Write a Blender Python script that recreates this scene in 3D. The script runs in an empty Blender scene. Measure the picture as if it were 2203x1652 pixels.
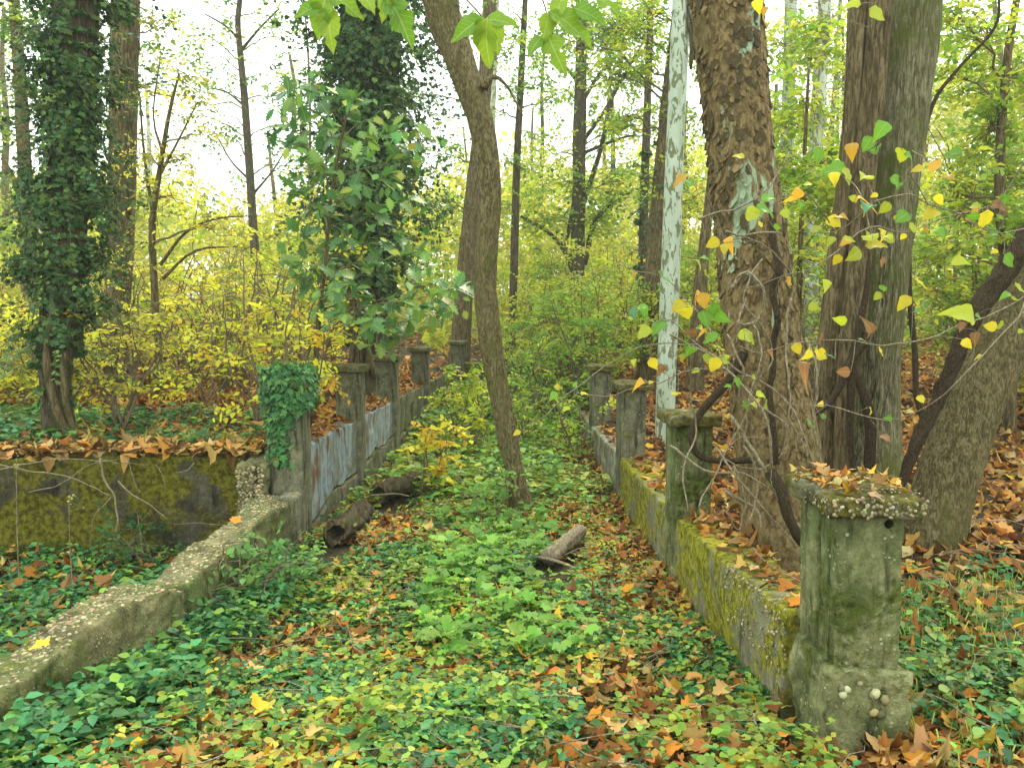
import bpy, math, random
import numpy as np
from mathutils import Vector, Matrix, Euler
random.seed(7)
RNG = np.random.default_rng(7)
R = math.radians
S = bpy.context.scene
COL = S.collection

# ------------------------------------------------------------------ camera
F = 1780.0; PW, PH = 2203.0, 1652.0
EYE = 1.6
cam_d = bpy.data.cameras.new('camera'); cam = bpy.data.objects.new('camera', cam_d); COL.objects.link(cam)
cam_d.sensor_width = 36.0; cam_d.lens = F / PW * 36.0; cam_d.clip_start = 0.05; cam_d.clip_end = 1500
cam.location = (0, 0, EYE); cam.rotation_euler = (R(90 - 5.04), 0, R(-1.16))
S.camera = cam
# ------------------------------------------------------------------ sky and sun
SUN_EL, SUN_ROT = R(48), R(25)
w = bpy.data.worlds.new('World'); S.world = w; w.use_nodes = True
nt = w.node_tree; nt.nodes.clear()
wo = nt.nodes.new('ShaderNodeOutputWorld'); bg = nt.nodes.new('ShaderNodeBackground')
sky = nt.nodes.new('ShaderNodeTexSky'); sky.sky_type = 'NISHITA'; sky.sun_disc = False
sky.sun_elevation = SUN_EL; sky.sun_rotation = SUN_ROT; sky.air_density = 1.0; sky.dust_density = 3.0
tc = nt.nodes.new('ShaderNodeTexCoord'); cn = nt.nodes.new('ShaderNodeTexNoise')
cn.inputs['Scale'].default_value = 2.2; cn.inputs['Detail'].default_value = 6
cr = nt.nodes.new('ShaderNodeMapRange'); cr.inputs['From Min'].default_value = .35; cr.inputs['From Max'].default_value = .6
cr.inputs['To Min'].default_value = .72; cr.inputs['To Max'].default_value = .97
mx = nt.nodes.new('ShaderNodeMix'); mx.data_type = 'RGBA'; mx.inputs['B'].default_value = (9.7, 11.0, 10.1, 1)   # thin white cloud over the sky
nt.links.new(tc.outputs['Generated'], cn.inputs['Vector']); nt.links.new(cn.outputs['Fac'], cr.inputs['Value'])
nt.links.new(cr.outputs['Result'], mx.inputs['Factor']); nt.links.new(sky.outputs['Color'], mx.inputs['A'])
nt.links.new(mx.outputs['Result'], bg.inputs['Color']); bg.inputs['Strength'].default_value = 0.12
nt.links.new(bg.outputs['Background'], wo.inputs['Surface'])
sun_d = bpy.data.lights.new('sun', 'SUN'); sun_d.energy = 1.5; sun_d.angle = R(16); sun_d.color = (1, .90, .68)
sun = bpy.data.objects.new('sun', sun_d); COL.objects.link(sun)
sv = Vector((math.sin(SUN_ROT) * math.cos(SUN_EL), math.cos(SUN_ROT) * math.cos(SUN_EL), math.sin(SUN_EL)))
sun.rotation_euler = sv.to_track_quat('Z', 'Y').to_euler(); sun.location = (0, 0, 30)
S.view_settings.view_transform = 'Standard'; S.view_settings.look = 'None'; S.view_settings.gamma = 1
S.view_settings.use_curve_mapping = False; S.view_settings.exposure = 1.3
S.render.engine = 'CYCLES'
cy = S.cycles; cy.max_bounces = 6; cy.diffuse_bounces = 4; cy.glossy_bounces = 1; cy.transmission_bounces = 4
cy.transparent_max_bounces = 4; cy.use_denoising = True; cy.caustics_reflective = False; cy.caustics_refractive = False

HAZE = 0.0018
# ------------------------------------------------------------------ helpers
CAMM = Euler((R(90 - 5.04), 0, R(-1.16))).to_matrix()
def P(px, py, Y):
    d = CAMM @ Vector(((px - PW / 2) / F, -(py - PH / 2) / F, -1))
    t = Y / d.y
    return np.array((d.x * t, Y, EYE + d.z * t))
def m2(px, Y):            # pixels -> metres at distance Y
    return px / F * Y

def _hash(ix, iy, iz, s):
    h = (ix.astype(np.uint64) * np.uint64(73856093)) ^ (iy.astype(np.uint64) * np.uint64(19349663)) ^ (iz.astype(np.uint64) * np.uint64(83492791)) ^ np.uint64(s * 2654435761 & 0xffffffff)
    h = (h ^ (h >> np.uint64(13))) * np.uint64(1274126177); h = h ^ (h >> np.uint64(16))
    return (h & np.uint64(0xffff)).astype(np.float64) / 65535.0
def vnoise(p, s=0):
    p = np.asarray(p, float) + 1000.0
    i = np.floor(p).astype(np.int64); f = p - i; f = f * f * (3 - 2 * f)
    o = 0
    for dx in (0, 1):
        for dy in (0, 1):
            for dz in (0, 1):
                wgt = (f[:, 0] if dx else 1 - f[:, 0]) * (f[:, 1] if dy else 1 - f[:, 1]) * (f[:, 2] if dz else 1 - f[:, 2])
                o = o + wgt * _hash(i[:, 0] + dx, i[:, 1] + dy, i[:, 2] + dz, s)
    return o * 2 - 1
def fbm(p, o=3, s=0):
    p = np.asarray(p, float); r = 0; a = 1; t = 0
    for k in range(o):
        r = r + a * vnoise(p * 2 ** k, s + k); t += a; a *= .5
    return r / t
def n2(x, y, sc, o=3, s=0):
    x = np.atleast_1d(x).astype(float); y = np.atleast_1d(y).astype(float)
    return fbm(np.stack([x * sc, y * sc, np.zeros_like(x) + .37], 1), o, s)

# layout of the two walls
def XL(y): return -1.49 - .085 * (6.3 - np.asarray(y, float))      # path face of the left wall
XR = 1.17                                                          # path face of the right wall
def sst(a, b, x):
    t = np.clip((x - a) / (b - a), 0, 1); return t * t * (3 - 2 * t)
def H(x, y):
    x = np.asarray(x, float); y = np.asarray(y, float)
    sh = x.shape; x = x.ravel(); y = y.ravel()
    hp = np.interp(y, [-20, 2.5, 3.3, 4.5, 7, 9.6, 12, 15, 20, 60, 400], [.05, .02, -.1, -.22, -.25, -.2, .02, .28, .45, 1.2, 8])
    hr = np.interp(y, [-20, 3, 5, 8, 12, 20, 60, 400], [0, .03, .1, .16, .4, .9, 2, 9])
    hb = np.interp(y, [-20, 3, 4.5, 6.4, 10], [0, -.12, -.27, -.33, -.33])
    ht = np.interp(y, [-20, 6.5, 9, 14, 20, 60, 400], [.4, .43, .45, .55, .7, 1.2, 8])
    hl = hb + (ht - hb) * sst(6.55, 6.72, y)
    xl = XL(np.clip(y, -20, 14.5))
    far = sst(14.6, 17, y)
    wl = 1 - sst(xl - .2, xl - .08, x); wr = sst(XR + .08, XR + .2, x)
    wl = wl * (1 - far) + far * (1 - sst(-4, 0, x)); wr = wr * (1 - far) + far * sst(0, 4, x)
    z = hp * (1 - wl) * (1 - wr) + hl * wl + hr * wr
    z = z + n2(x, y, .8, 3, 3) * .05 + n2(x, y, 3.5, 2, 9) * .015
    z = z + np.clip((x - 3) * .06, 0, 1.2) * wr
    return z.reshape(sh)
def h1(x, y): return float(H(np.array([x]), np.array([y]))[0])

def meta(o, label=None, cat=None, group=None, kind=None):
    if label: o['label'] = label
    if cat: o['category'] = cat
    if group: o['group'] = group
    if kind: o['kind'] = kind
    return o
def empty(name, loc, label, cat, group=None):
    o = bpy.data.objects.new(name, None); COL.objects.link(o); o.location = tuple(loc); o.empty_display_size = .1
    return meta(o, label, cat, group)
def mesh_of(name, V, Fc, mat, smooth=False, colors=None, vcol=None):
    """V (n,3); Fc list of arrays, each (m,k) of same-size faces"""
    me = bpy.data.meshes.new(name)
    if not isinstance(Fc, list): Fc = [Fc]
    Fc = [np.asarray(f, dtype=np.int32) for f in Fc if len(f)]
    V = np.asarray(V, np.float32)
    me.vertices.add(len(V)); me.vertices.foreach_set('co', V.ravel())
    loops = np.concatenate([f.ravel() for f in Fc]); cnt = np.concatenate([np.full(len(f), f.shape[1], np.int32) for f in Fc])
    st = np.concatenate([[0], np.cumsum(cnt)[:-1]]).astype(np.int32)
    me.loops.add(len(loops)); me.loops.foreach_set('vertex_index', loops.astype(np.int32))
    me.polygons.add(len(cnt)); me.polygons.foreach_set('loop_start', st); me.polygons.foreach_set('loop_total', cnt)
    me.polygons.foreach_set('use_smooth', np.full(len(cnt), bool(smooth)))
    if colors is not None:
        a = me.attributes.new('col', 'FLOAT_COLOR', 'FACE')
        c = np.ones((len(cnt), 4), np.float32); c[:, :3] = colors; a.data.foreach_set('color', c.ravel())
    if vcol is not None:
        a = me.attributes.new('col', 'FLOAT_COLOR', 'POINT')
        c = np.ones((len(V), 4), np.float32); c[:, :3] = vcol; a.data.foreach_set('color', c.ravel())
    me.update(); me.validate()
    if mat: me.materials.append(mat)
    return me
def obj(name, me, parent=None, loc=None):
    o = bpy.data.objects.new(name, me); COL.objects.link(o)
    if parent: o.parent = parent
    if loc is not None: o.location = tuple(loc)
    return o
def part(name, V, Fc, mat, parent, smooth=False, colors=None, kind=None, label=None, vcol=None):
    V = np.asarray(V, float) - np.array(parent.location)
    q = parent.parent
    while q is not None: V = V - np.array(q.location); q = q.parent
    o = obj(name, mesh_of(name, V, Fc, mat, smooth, colors, vcol), parent)
    return meta(o, label, None, None, kind)

class Bag:            # collects geometry pieces into one mesh
    def __init__(s): s.V = []; s.F = {}; s.n = 0; s.C = {}
    def add(s, V, Fc, col=None):
        V = np.asarray(V, float)
        for f in (Fc if isinstance(Fc, list) else [Fc]):
            f = np.asarray(f)
            if not len(f): continue
            k = f.shape[1]; s.F.setdefault(k, []).append(f + s.n)
            if col is not None: s.C.setdefault(k, []).append(np.broadcast_to(np.asarray(col, float), (len(f), 3)))
        s.V.append(V); s.n += len(V)
    def get(s):
        ks = sorted(s.F); return np.concatenate(s.V), [np.concatenate(s.F[k]) for k in ks]
    def cols(s): return np.concatenate([np.concatenate(s.C[k]) for k in sorted(s.F)])

def frames(pts):
    pts = np.asarray(pts, float); t = np.gradient(pts, axis=0); t /= np.linalg.norm(t, axis=1)[:, None] + 1e-9
    ref = np.array((0.0, 1, 0)) if abs(t[:, 1]).mean() < .8 else np.array((1.0, 0, 0))
    a = np.cross(t, ref); a /= np.linalg.norm(a, axis=1)[:, None] + 1e-9
    return t, a, np.cross(t, a)
def tube(pts, rad, ns=6, cap=True, rough=0, rscale=8, seed=0, ridges=0, flare=0):
    pts = np.asarray(pts, float); rad = np.broadcast_to(np.asarray(rad, float), (len(pts),))
    t, a, b = frames(pts); n = len(pts)
    th = np.linspace(0, 2 * np.pi, ns, endpoint=False)
    c, s_ = np.cos(th), np.sin(th)
    dirs = a[:, None, :] * c[None, :, None] + b[:, None, :] * s_[None, :, None]
    rr = np.repeat(rad[:, None], ns, 1)
    if rough:
        L = np.concatenate([[0], np.cumsum(np.linalg.norm(np.diff(pts, axis=0), axis=1))])
        q = np.stack([np.broadcast_to(c * 3, (n, ns)).ravel(), np.broadcast_to(s_ * 3, (n, ns)).ravel(), np.repeat(L * rscale * .35, ns)], 1)
        q2 = q * np.array((1, 1, .8)) * 3
        rr = rr * (1 + rough * (fbm(q * .55, 2, seed) * 1.1 + fbm(q2, 2, seed + 5) * .5).reshape(n, ns))
        if ridges: rr = rr * (1 + ridges * fbm(np.stack([q[:, 0] * 4, q[:, 1] * 4, q[:, 2] * 1.2], 1), 2, seed + 11).reshape(n, ns))
    V = (pts[:, None, :] + dirs * rr[:, :, None]).reshape(-1, 3)
    i = np.arange(n - 1)[:, None] * ns; j = np.arange(ns)[None, :]; j2 = (j + 1) % ns
    Q = np.stack([i + j, i + j2, i + ns + j2, i + ns + j], -1).reshape(-1, 4)
    Fs = [Q]
    if cap:
        Fs.append(np.array([list(range(ns))[::-1], [(n - 1) * ns + k for k in range(ns)]]))
    return V, Fs
def spline(pts, step):
    pts = np.asarray(pts, float)
    if len(pts) < 3:
        n = max(2, int(np.linalg.norm(pts[-1] - pts[0]) / step)); u = np.linspace(0, 1, n)[:, None]; return pts[0] * (1 - u) + pts[-1] * u
    out = []
    pp = np.vstack([2 * pts[0] - pts[1], pts, 2 * pts[-1] - pts[-2]])
    for k in range(1, len(pp) - 2):
        p0, p1, p2, p3 = pp[k - 1], pp[k], pp[k + 1], pp[k + 2]
        n = max(2, int(np.linalg.norm((p2 - p1)[:3]) / step)); u = np.linspace(0, 1, n, endpoint=False)[:, None]
        out.append(.5 * (2 * p1 + (p2 - p0) * u + (2 * p0 - 5 * p1 + 4 * p2 - p3) * u ** 2 + (3 * p1 - p0 - 3 * p2 + p3) * u ** 3))
    out.append(pts[-1:]); return np.concatenate(out)

# ------------------------------------------------------------------ leaf templates
def T_oval(wd=.30):
    V = np.array([(0, 0, 0), (-wd, .33, .07), (-wd * .72, .7, .05), (0, 1, -.06), (wd * .72, .7, .05), (wd, .33, .07)])
    return V, [np.array([(0, 3, 2, 1), (0, 5, 4, 3)])]
def T_far():
    V = np.array([(0, 0, 0), (-.3, .5, .08), (0, 1, 0), (.3, .5, .08)]); return V, [np.array([(0, 1, 2, 3)])]
def star(ang_r, z=.1, shift=.35):
    pts = [(math.sin(R(a)) * r, shift + math.cos(R(a)) * r, z * r * (1 if k % 2 else -.6) * 1.5) for k, (a, r) in enumerate(ang_r)]
    V = np.array([(0, shift, 0.0)] + pts); n = len(pts)
    return V, [np.array([(0, 1 + (k + 1) % n, 1 + k) for k in range(n)])]
MAPLE = [(180, .30), (152, .40), (122, .54), (102, .40), (68, .60), (46, .42), (20, .50), (0, .66), (-22, .48), (-45, .40), (-72, .58), (-98, .42), (-125, .52), (-150, .38)]
IVY = [(180, .28), (125, .45), (95, .3), (60, .45), (25, .34), (0, .62), (-25, .34), (-60, .45), (-95, .3), (-125, .45)]
def lobed(curl=.3, phi=.6, jit=0.0, ring=False, cup=.1):
    tips = [(0, .68), (62, .60), (118, .42), (-62, .60), (-118, .42)]; out = []
    for a, r in sorted(tips, key=lambda q: q[0]):
        a2 = a + RNG.normal() * 4 * jit; r2 = r * (1 + RNG.normal() * .12 * jit)
        out += [(a2 - 21, r2 * .76), (a2 - 11, r2 * .80), (a2, r2 * RNG.uniform(.9, 1)), (a2 + 10, r2 * .78), (a2 + 20, r2 * .77), (a2 + 31, r2 * RNG.uniform(.5, .7))]
    out = [(-165, .24)] + out + [(165, .24)]
    def zf(x, y): rr = math.hypot(x, y); th = math.atan2(x, y); return curl * rr * rr * math.cos(2 * (th - phi)) + cup * rr * rr + .05 * math.sin(5 * th) * rr
    V = [(0, .3, 0.0)]; n = len(out)
    rings = (.5, 1.0) if ring else (1.0,)
    for f in rings:
        for a, r in out:
            x, y = math.sin(R(a)) * r * f, math.cos(R(a)) * r * f; V.append((x, y + .3, zf(x, y)))
    F1 = np.array([(0, 1 + (k + 1) % n, 1 + k) for k in range(n)]); Fs = [F1]
    if ring: Fs.append(np.array([(1 + k, 1 + (k + 1) % n, 1 + n + (k + 1) % n, 1 + n + k) for k in range(n)]))
    return np.array(V), Fs
def T_maple(z=.12): return star(MAPLE, z)
def litter_templates():
    out = []
    for k in range(5):
        out.append(lobed([.15, .35, .6, .2, .8][k], [.3, 1.2, 2.0, .8, 1.5][k], 1.0, False, [.05, .2, .35, -.15, .15][k]))
    a = T_oval(.34); V2 = a[0].copy(); V2[:, 2] *= 2.5; out.append((V2, a[1])); out.append(T_heart(.6, 5, .38))
    return out
def T_ivy(): return star(IVY, .1)
def T_heart(curl=.1, n=9, wd=.42, notch=0, seed=0, tear=0):
    """broad ovate leaf with toothed edge: midrib + two outlines"""
    u = np.linspace(0, 1, n); prof = np.sin(np.pi * u ** .62) ** .9 * wd
    prof = prof * (1 + .05 * np.cos(u * 40)); prof[0] = .02; prof[-1] = 0
    rs = np.random.default_rng(seed)
    if tear:
        for k in rs.integers(2, n - 1, tear): prof[k] *= rs.uniform(.35, .7)
    zc = -curl * (u - .3) ** 2 * 2
    mid = np.stack([np.zeros(n), u, zc - .02], 1)
    hl = np.stack([-prof * .5, u + .02, zc + .035 + .02 * np.sin(u * 25)], 1); hr_ = np.stack([prof * .5, u + .02, zc + .035 - .02 * np.sin(u * 23)], 1)
    L_ = np.stack([-prof, u + .04, zc + .05 + .04 * np.sin(u * 14 + seed)], 1); R_ = np.stack([prof, u + .04, zc + .05 + .04 * np.cos(u * 13 + seed)], 1)
    V = np.vstack([L_, hl, mid, hr_, R_]); q = []
    for r in range(4):
        for k in range(n - 1): q.append((r * n + k, (r + 1) * n + k, (r + 1) * n + k + 1, r * n + k + 1))
    return V, [np.array(q)]
def T_oak(curl=.12, seed=0):
    u = np.linspace(0, 1, 13)
    base = np.sin(np.pi * u ** .75) ** .7 * .40
    lob = np.array([.15, .5, .35, .95, .45, 1.1, .5, 1.15, .55, 1.05, .6, .8, .05]); prof = base * lob + .01
    zc = -curl * u ** 2
    mid = np.stack([u * 0, u, zc], 1); sh = np.where(lob > .7, .05, -.02)
    L_ = np.stack([-prof, u + sh, zc + .05], 1); R_ = np.stack([prof, u + sh, zc + .05], 1)
    V = np.vstack([L_, mid, R_]); q = []
    for r in range(2):
        for k in range(12): q.append((r * 13 + k, (r + 1) * 13 + k, (r + 1) * 13 + k + 1, r * 13 + k + 1))
    return V, [np.array(q)]
def leaves(tpl, pos, axis, nrm, size, colors, bend=None):
    """many leaves as one numpy mesh -> V, faces, face colours"""
    TV, TF = tpl; pos = np.asarray(pos, float); n = len(pos)
    a = axis / (np.linalg.norm(axis, axis=1)[:, None] + 1e-9)
    b = np.cross(a, nrm); b /= np.linalg.norm(b, axis=1)[:, None] + 1e-9
    c = np.cross(b, a)
    size = np.broadcast_to(np.asarray(size, float), (n,))[:, None, None]
    wsc = RNG.uniform(.8, 1.2, (n, 1, 1)); zsc = RNG.uniform(.2, 2.2, (n, 1, 1))
    V = pos[:, None] + size * (TV[None, :, 0:1] * wsc * b[:, None] + TV[None, :, 1:2] * a[:, None] + TV[None, :, 2:3] * zsc * c[:, None])
    k = len(TV); Fo = []; Co = []
    for f in TF:
        Fo.append((f[None] + (np.arange(n) * k)[:, None, None]).reshape(-1, f.shape[1])); Co.append(np.repeat(colors, len(f), 0))
    return V.reshape(-1, 3), Fo, np.concatenate(Co)
def rdir(n, up=0.0, s=1.0):
    v = RNG.normal(size=(n, 3)) * s; v[:, 2] += up; return v / (np.linalg.norm(v, axis=1)[:, None] + 1e-9)
def pick(pal, n, jit=.18, wts=None):
    pal = np.array(pal); wts = None if wts is None else np.array(wts) / sum(wts)
    c = pal[RNG.choice(len(pal), n, p=wts)]
    return np.clip(c * (1 + RNG.normal(size=(n, 1)) * jit) * (1 + RNG.normal(size=(n, 3)) * jit * .35), .003, .95)
def sprays(starts, dirs, lens, k, size, pal, wts=None, tpl=None, droop=.25, tw=.0025, jit=.15, flat=.35, percol=True):
    """leafy twigs: each twig carries k leaves left and right; returns leaves (V,F,C) and twig (V,F)"""
    n = len(starts); dirs = dirs / (np.linalg.norm(dirs, axis=1)[:, None] + 1e-9)
    u = (np.arange(k) + .6) / k
    up = np.tile(np.array((0, 0, 1.0)), (n, 1)) + RNG.normal(size=(n, 3)) * flat
    side = np.cross(dirs, up); side /= np.linalg.norm(side, axis=1)[:, None] + 1e-9
    nn = np.cross(side, dirs)
    lens = np.broadcast_to(lens, (n,))
    pos = starts[:, None] + dirs[:, None] * (u[None, :, None] * lens[:, None, None]) + np.array((0, 0, -1.0)) * (droop * (u ** 2)[None, :, None] * lens[:, None, None])
    sg = np.where(np.arange(k) % 2 == 0, 1.0, -1.0)[None, :, None]
    ax = dirs[:, None] * .6 + side[:, None] * sg * 1.0 + RNG.normal(size=(n, k, 3)) * .28 + np.array((0, 0, -.25))
    nr = nn[:, None] + RNG.normal(size=(n, k, 3)) * .35
    cc = pick(pal, n, .1, wts)[:, None] if percol else pick(pal, n * k, .1, wts).reshape(n, k, 3)
    cc = np.clip(cc * (1 + RNG.normal(size=(n, k, 1)) * jit) , .004, .9) * np.ones((n, k, 3))
    sz = size * RNG.uniform(.6, 1.25, n * k)
    Lv = leaves(tpl or T_oval(), pos.reshape(-1, 3), ax.reshape(-1, 3), nr.reshape(-1, 3), sz, cc.reshape(-1, 3))
    e = starts + dirs * lens[:, None] + np.array((0, 0, -1.0)) * droop * lens[:, None]
    m = starts + dirs * lens[:, None] * .5 + np.array((0, 0, -1.0)) * droop * .25 * lens[:, None]
    s1 = side * tw; s2 = nn * tw
    TVv = np.stack([starts + s1, starts - s1 * .5 + s2, starts - s1 * .5 - s2, m + s1 * .7, m - s1 * .4 + s2 * .7, m - s1 * .4 - s2 * .7, e], 1).reshape(-1, 3)
    tq = np.array([(0, 1, 4, 3), (1, 2, 5, 4), (2, 0, 3, 5)]); tt = np.array([(3, 4, 6), (4, 5, 6), (5, 3, 6)])
    o = (np.arange(n) * 7)[:, None, None]
    return Lv, (TVv, [(tt[None] + o).reshape(-1, 3), (tq[None] + o).reshape(-1, 4)])

# ------------------------------------------------------------------ materials
def mat(name):
    m = bpy.data.materials.new(name); m.use_nodes = True; t = m.node_tree; t.nodes.clear()
    out = t.nodes.new('ShaderNodeOutputMaterial'); return m, t, out
def nd(t, ty, **kw):
    n = t.nodes.new(ty)
    for k, v in kw.items():
        if k in n.inputs: n.inputs[k].default_value = v
        else: setattr(n, k, v)
    return n
def ramp(t, src, stops):
    r = t.nodes.new('ShaderNodeValToRGB'); el = r.color_ramp.elements
    while len(el) < len(stops): el.new(.5)
    for e, (p, c) in zip(el, stops): e.position = p; e.color = (*c, 1) if len(c) == 3 else c
    t.links.new(src, r.inputs['Fac']); return r.outputs['Color']
def vmap(t, scale):
    c = nd(t, 'ShaderNodeTexCoord'); m = nd(t, 'ShaderNodeMapping'); m.inputs['Scale'].default_value = scale
    t.links.new(c.outputs['Object'], m.inputs['Vector']); return m.outputs['Vector']
def noise(t, vec, scale, detail=5, rough=.6, dist=0):
    n = nd(t, 'ShaderNodeTexNoise', Scale=scale, Detail=detail, Roughness=rough, Distortion=dist); t.links.new(vec, n.inputs['Vector']); return n.outputs['Fac']
def mixc(t, fac, a, b):
    m = nd(t, 'ShaderNodeMix', data_type='RGBA')
    if isinstance(fac, float): m.inputs['Factor'].default_value = fac
    else: t.links.new(fac, m.inputs['Factor'])
    for k, v in (('A', a), ('B', b)):
        if isinstance(v, tuple): m.inputs[k].default_value = (*v, 1)
        else: t.links.new(v, m.inputs[k])
    return m.outputs['Result']
def mrange(t, v, a, b, c=0, d=1):
    m = nd(t, 'ShaderNodeMapRange'); m.inputs['From Min'].default_value = a; m.inputs['From Max'].default_value = b
    m.inputs['To Min'].default_value = c; m.inputs['To Max'].default_value = d; t.links.new(v, m.inputs['Value']); return m.outputs['Result']
def bsdf(t, out, col, rough=.9, h=None, bd=.02, spec=.2, bs=1.0):
    b = nd(t, 'ShaderNodeBsdfPrincipled'); b.inputs['Roughness'].default_value = rough; b.inputs['Specular IOR Level'].default_value = spec
    if isinstance(col, tuple): b.inputs['Base Color'].default_value = (*col, 1)
    else: t.links.new(col, b.inputs['Base Color'])
    if h is not None:
        bp = nd(t, 'ShaderNodeBump'); bp.inputs['Distance'].default_value = bd; bp.inputs['Strength'].default_value = bs
        t.links.new(h, bp.inputs['Height']); t.links.new(bp.outputs['Normal'], b.inputs['Normal'])
    t.links.new(b.outputs['BSDF'], out.inputs['Surface']); return b
def M_leaf(name, trans=.55, rough=.5, spec=.35, attr=True, col=(.1, .2, .03), spots=None, veins=False):
    m, t, out = mat(name)
    if attr:
        a = nd(t, 'ShaderNodeAttribute', attribute_name='col'); c = a.outputs['Color']
    else:
        c = mixc(t, 1.0, col, col)
    if spots:
        v = vmap(t, (1, 1, 1)); n = noise(t, v, spots[0], 4, .7)
        c = mixc(t, mrange(t, n, spots[1], spots[1] + .08), c, spots[2])
    if veins:
        tcn = nd(t, 'ShaderNodeTexCoord'); sx = nd(t, 'ShaderNodeSeparateXYZ'); t.links.new(tcn.outputs['Object'], sx.inputs[0])
        ab = nd(t, 'ShaderNodeMath', operation='ABSOLUTE'); t.links.new(sx.outputs['X'], ab.inputs[0])
        mid = mrange(t, ab.outputs[0], .008, .02, 1, 0)
        s1 = nd(t, 'ShaderNodeMath', operation='MULTIPLY_ADD'); t.links.new(ab.outputs[0], s1.inputs[0]); s1.inputs[1].default_value = -.9; t.links.new(sx.outputs['Y'], s1.inputs[2])
        s2 = nd(t, 'ShaderNodeMath', operation='MULTIPLY'); t.links.new(s1.outputs[0], s2.inputs[0]); s2.inputs[1].default_value = 50
        s3 = nd(t, 'ShaderNodeMath', operation='SINE'); t.links.new(s2.outputs[0], s3.inputs[0])
        lat = mrange(t, s3.outputs[0], .88, 1.0, 0, .6)
        mxx = nd(t, 'ShaderNodeMath', operation='MAXIMUM'); t.links.new(mid, mxx.inputs[0]); t.links.new(lat, mxx.inputs[1])
        lighter = mixc(t, .45, c, (.55, .55, .2)); c = mixc(t, mxx.outputs[0], c, lighter)
    b = nd(t, 'ShaderNodeBsdfPrincipled'); b.inputs['Roughness'].default_value = rough; b.inputs['Specular IOR Level'].default_value = spec
    t.links.new(c, b.inputs['Base Color'])
    if trans:
        tr = nd(t, 'ShaderNodeBsdfTranslucent'); t.links.new(c, tr.inputs['Color'])
        ms = nd(t, 'ShaderNodeMixShader'); ms.inputs[0].default_value = trans
        t.links.new(b.outputs[0], ms.inputs[1]); t.links.new(tr.outputs[0], ms.inputs[2]); t.links.new(ms.outputs[0], out.inputs['Surface'])
    else: t.links.new(b.outputs[0], out.inputs['Surface'])
    return m
ML = M_leaf('leaf_foliage'); ML_ivy = M_leaf('leaf_ivy', .25, .45, .3); ML_dry = M_leaf('leaf_dry', .12, .75, .15)
ML_vinca = M_leaf('leaf_groundcover', .3, .5, .3)

def M_bark(name, dark, mid, light, vs=(9, 9, 2.2), moss=None, moss_t=.55, bd=.03, patch=None, plates=0.0, fine=1.0, fiss=.5):
    m, t, out = mat(name); v = vmap(t, vs)
    n = noise(t, v, 2.0, 10, .72, 1.2); c = ramp(t, n, [(.38, dark), (.47, mid), (.58, light)])
    fz = noise(t, vmap(t, (vs[0] * 4, vs[1] * 4, vs[2] * 2.2)), 1.6, 7, .7, .6)
    c = mixc(t, mrange(t, fz, .44, .54, 1.5 * fiss, 0), c, tuple(x * .5 for x in dark)); c = mixc(t, mrange(t, fz, .55, .68, 0, .3), c, light)
    big = noise(t, vmap(t, (1, 1, .6)), 2.3, 7, .75); c = mixc(t, mrange(t, noise(t, vmap(t, (1, 1, .5)), 1.7, 6, .7), .4, .65, 0, .4), c, mid)
    h = mixc(t, .45, n, fz)
    if plates:
        vo = nd(t, 'ShaderNodeTexVoronoi', Scale=2.6); vw = nd(t, 'ShaderNodeVectorMath', operation='ADD'); cn_ = nd(t, 'ShaderNodeTexNoise', Scale=2.4, Detail=6)
        t.links.new(v, cn_.inputs['Vector']); t.links.new(v, vw.inputs[0]); t.links.new(cn_.outputs['Color'], vw.inputs[1]); t.links.new(vw.outputs[0], vo.inputs['Vector'])
        sp = nd(t, 'ShaderNodeSeparateColor'); t.links.new(vo.outputs['Color'], sp.inputs[0])
        c = mixc(t, mrange(t, sp.outputs[0], 0, 1, 0, plates), c, light); c = mixc(t, mrange(t, vo.outputs['Distance'], .5, .8, 0, .6), c, dark)
        h = mixc(t, .5, h, vo.outputs['Color'])
    if patch: c = mixc(t, mrange(t, noise(t, vmap(t, patch[2]), patch[0], 6, .6, .6), patch[1], patch[1] + .025), c, patch[3])
    if moss: c = mixc(t, mrange(t, big, moss_t, moss_t + .14, 0, .85), c, moss)
    bsdf(t, out, c, .92, h, bd, .12); return m
MB_grey = M_bark('bark_grey_brown', (.065, .048, .02), (.19, .145, .062), (.32, .255, .13), vs=(13, 13, 6), moss=(.11, .115, .025), moss_t=.52, bd=.05)
MB_brown = M_bark('bark_brown', (.055, .038, .018), (.15, .106, .05), (.26, .19, .10), moss=(.085, .09, .03), moss_t=.57, bd=.04)
MB_dark = M_bark('bark_dark', (.035, .027, .016), (.085, .064, .038), (.155, .12, .07), moss=(.08, .09, .025), moss_t=.54)
MB_syc = M_bark('bark_flaking_sycamore', (.055, .036, .016), (.185, .122, .05), (.31, .215, .10), vs=(12, 12, 8), moss=(.12, .11, .035), moss_t=.58, patch=(1.6, .60, (2.5, 2.5, .8), (.33, .40, .26)), plates=.7, fiss=.45, bd=.05)
MB_multi = M_bark('bark_mossy_pale', (.06, .05, .025), (.22, .19, .10), (.40, .36, .22), vs=(14, 14, 2.4), moss=(.11, .125, .018), moss_t=.46, bd=.05)
MB_white = M_bark('bark_white_sycamore', (.32, .36, .27), (.42, .47, .37), (.50, .54, .44), vs=(2, 2, 1), bd=.003, patch=(2.4, .53, (8, 8, 3.0), (.17, .175, .095)), fiss=.0)
MB_pale = M_bark('bark_pale', (.3, .33, .25), (.42, .45, .36), (.5, .53, .44), vs=(2, 2, 1), bd=.004, patch=(2.1, .5, (6, 6, 2.6), (.2, .17, .10)), fiss=0)
MB_twig = M_bark('bark_twig', (.09, .065, .035), (.18, .13, .08), (.28, .22, .14), vs=(30, 30, 12), bd=.003)
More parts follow.
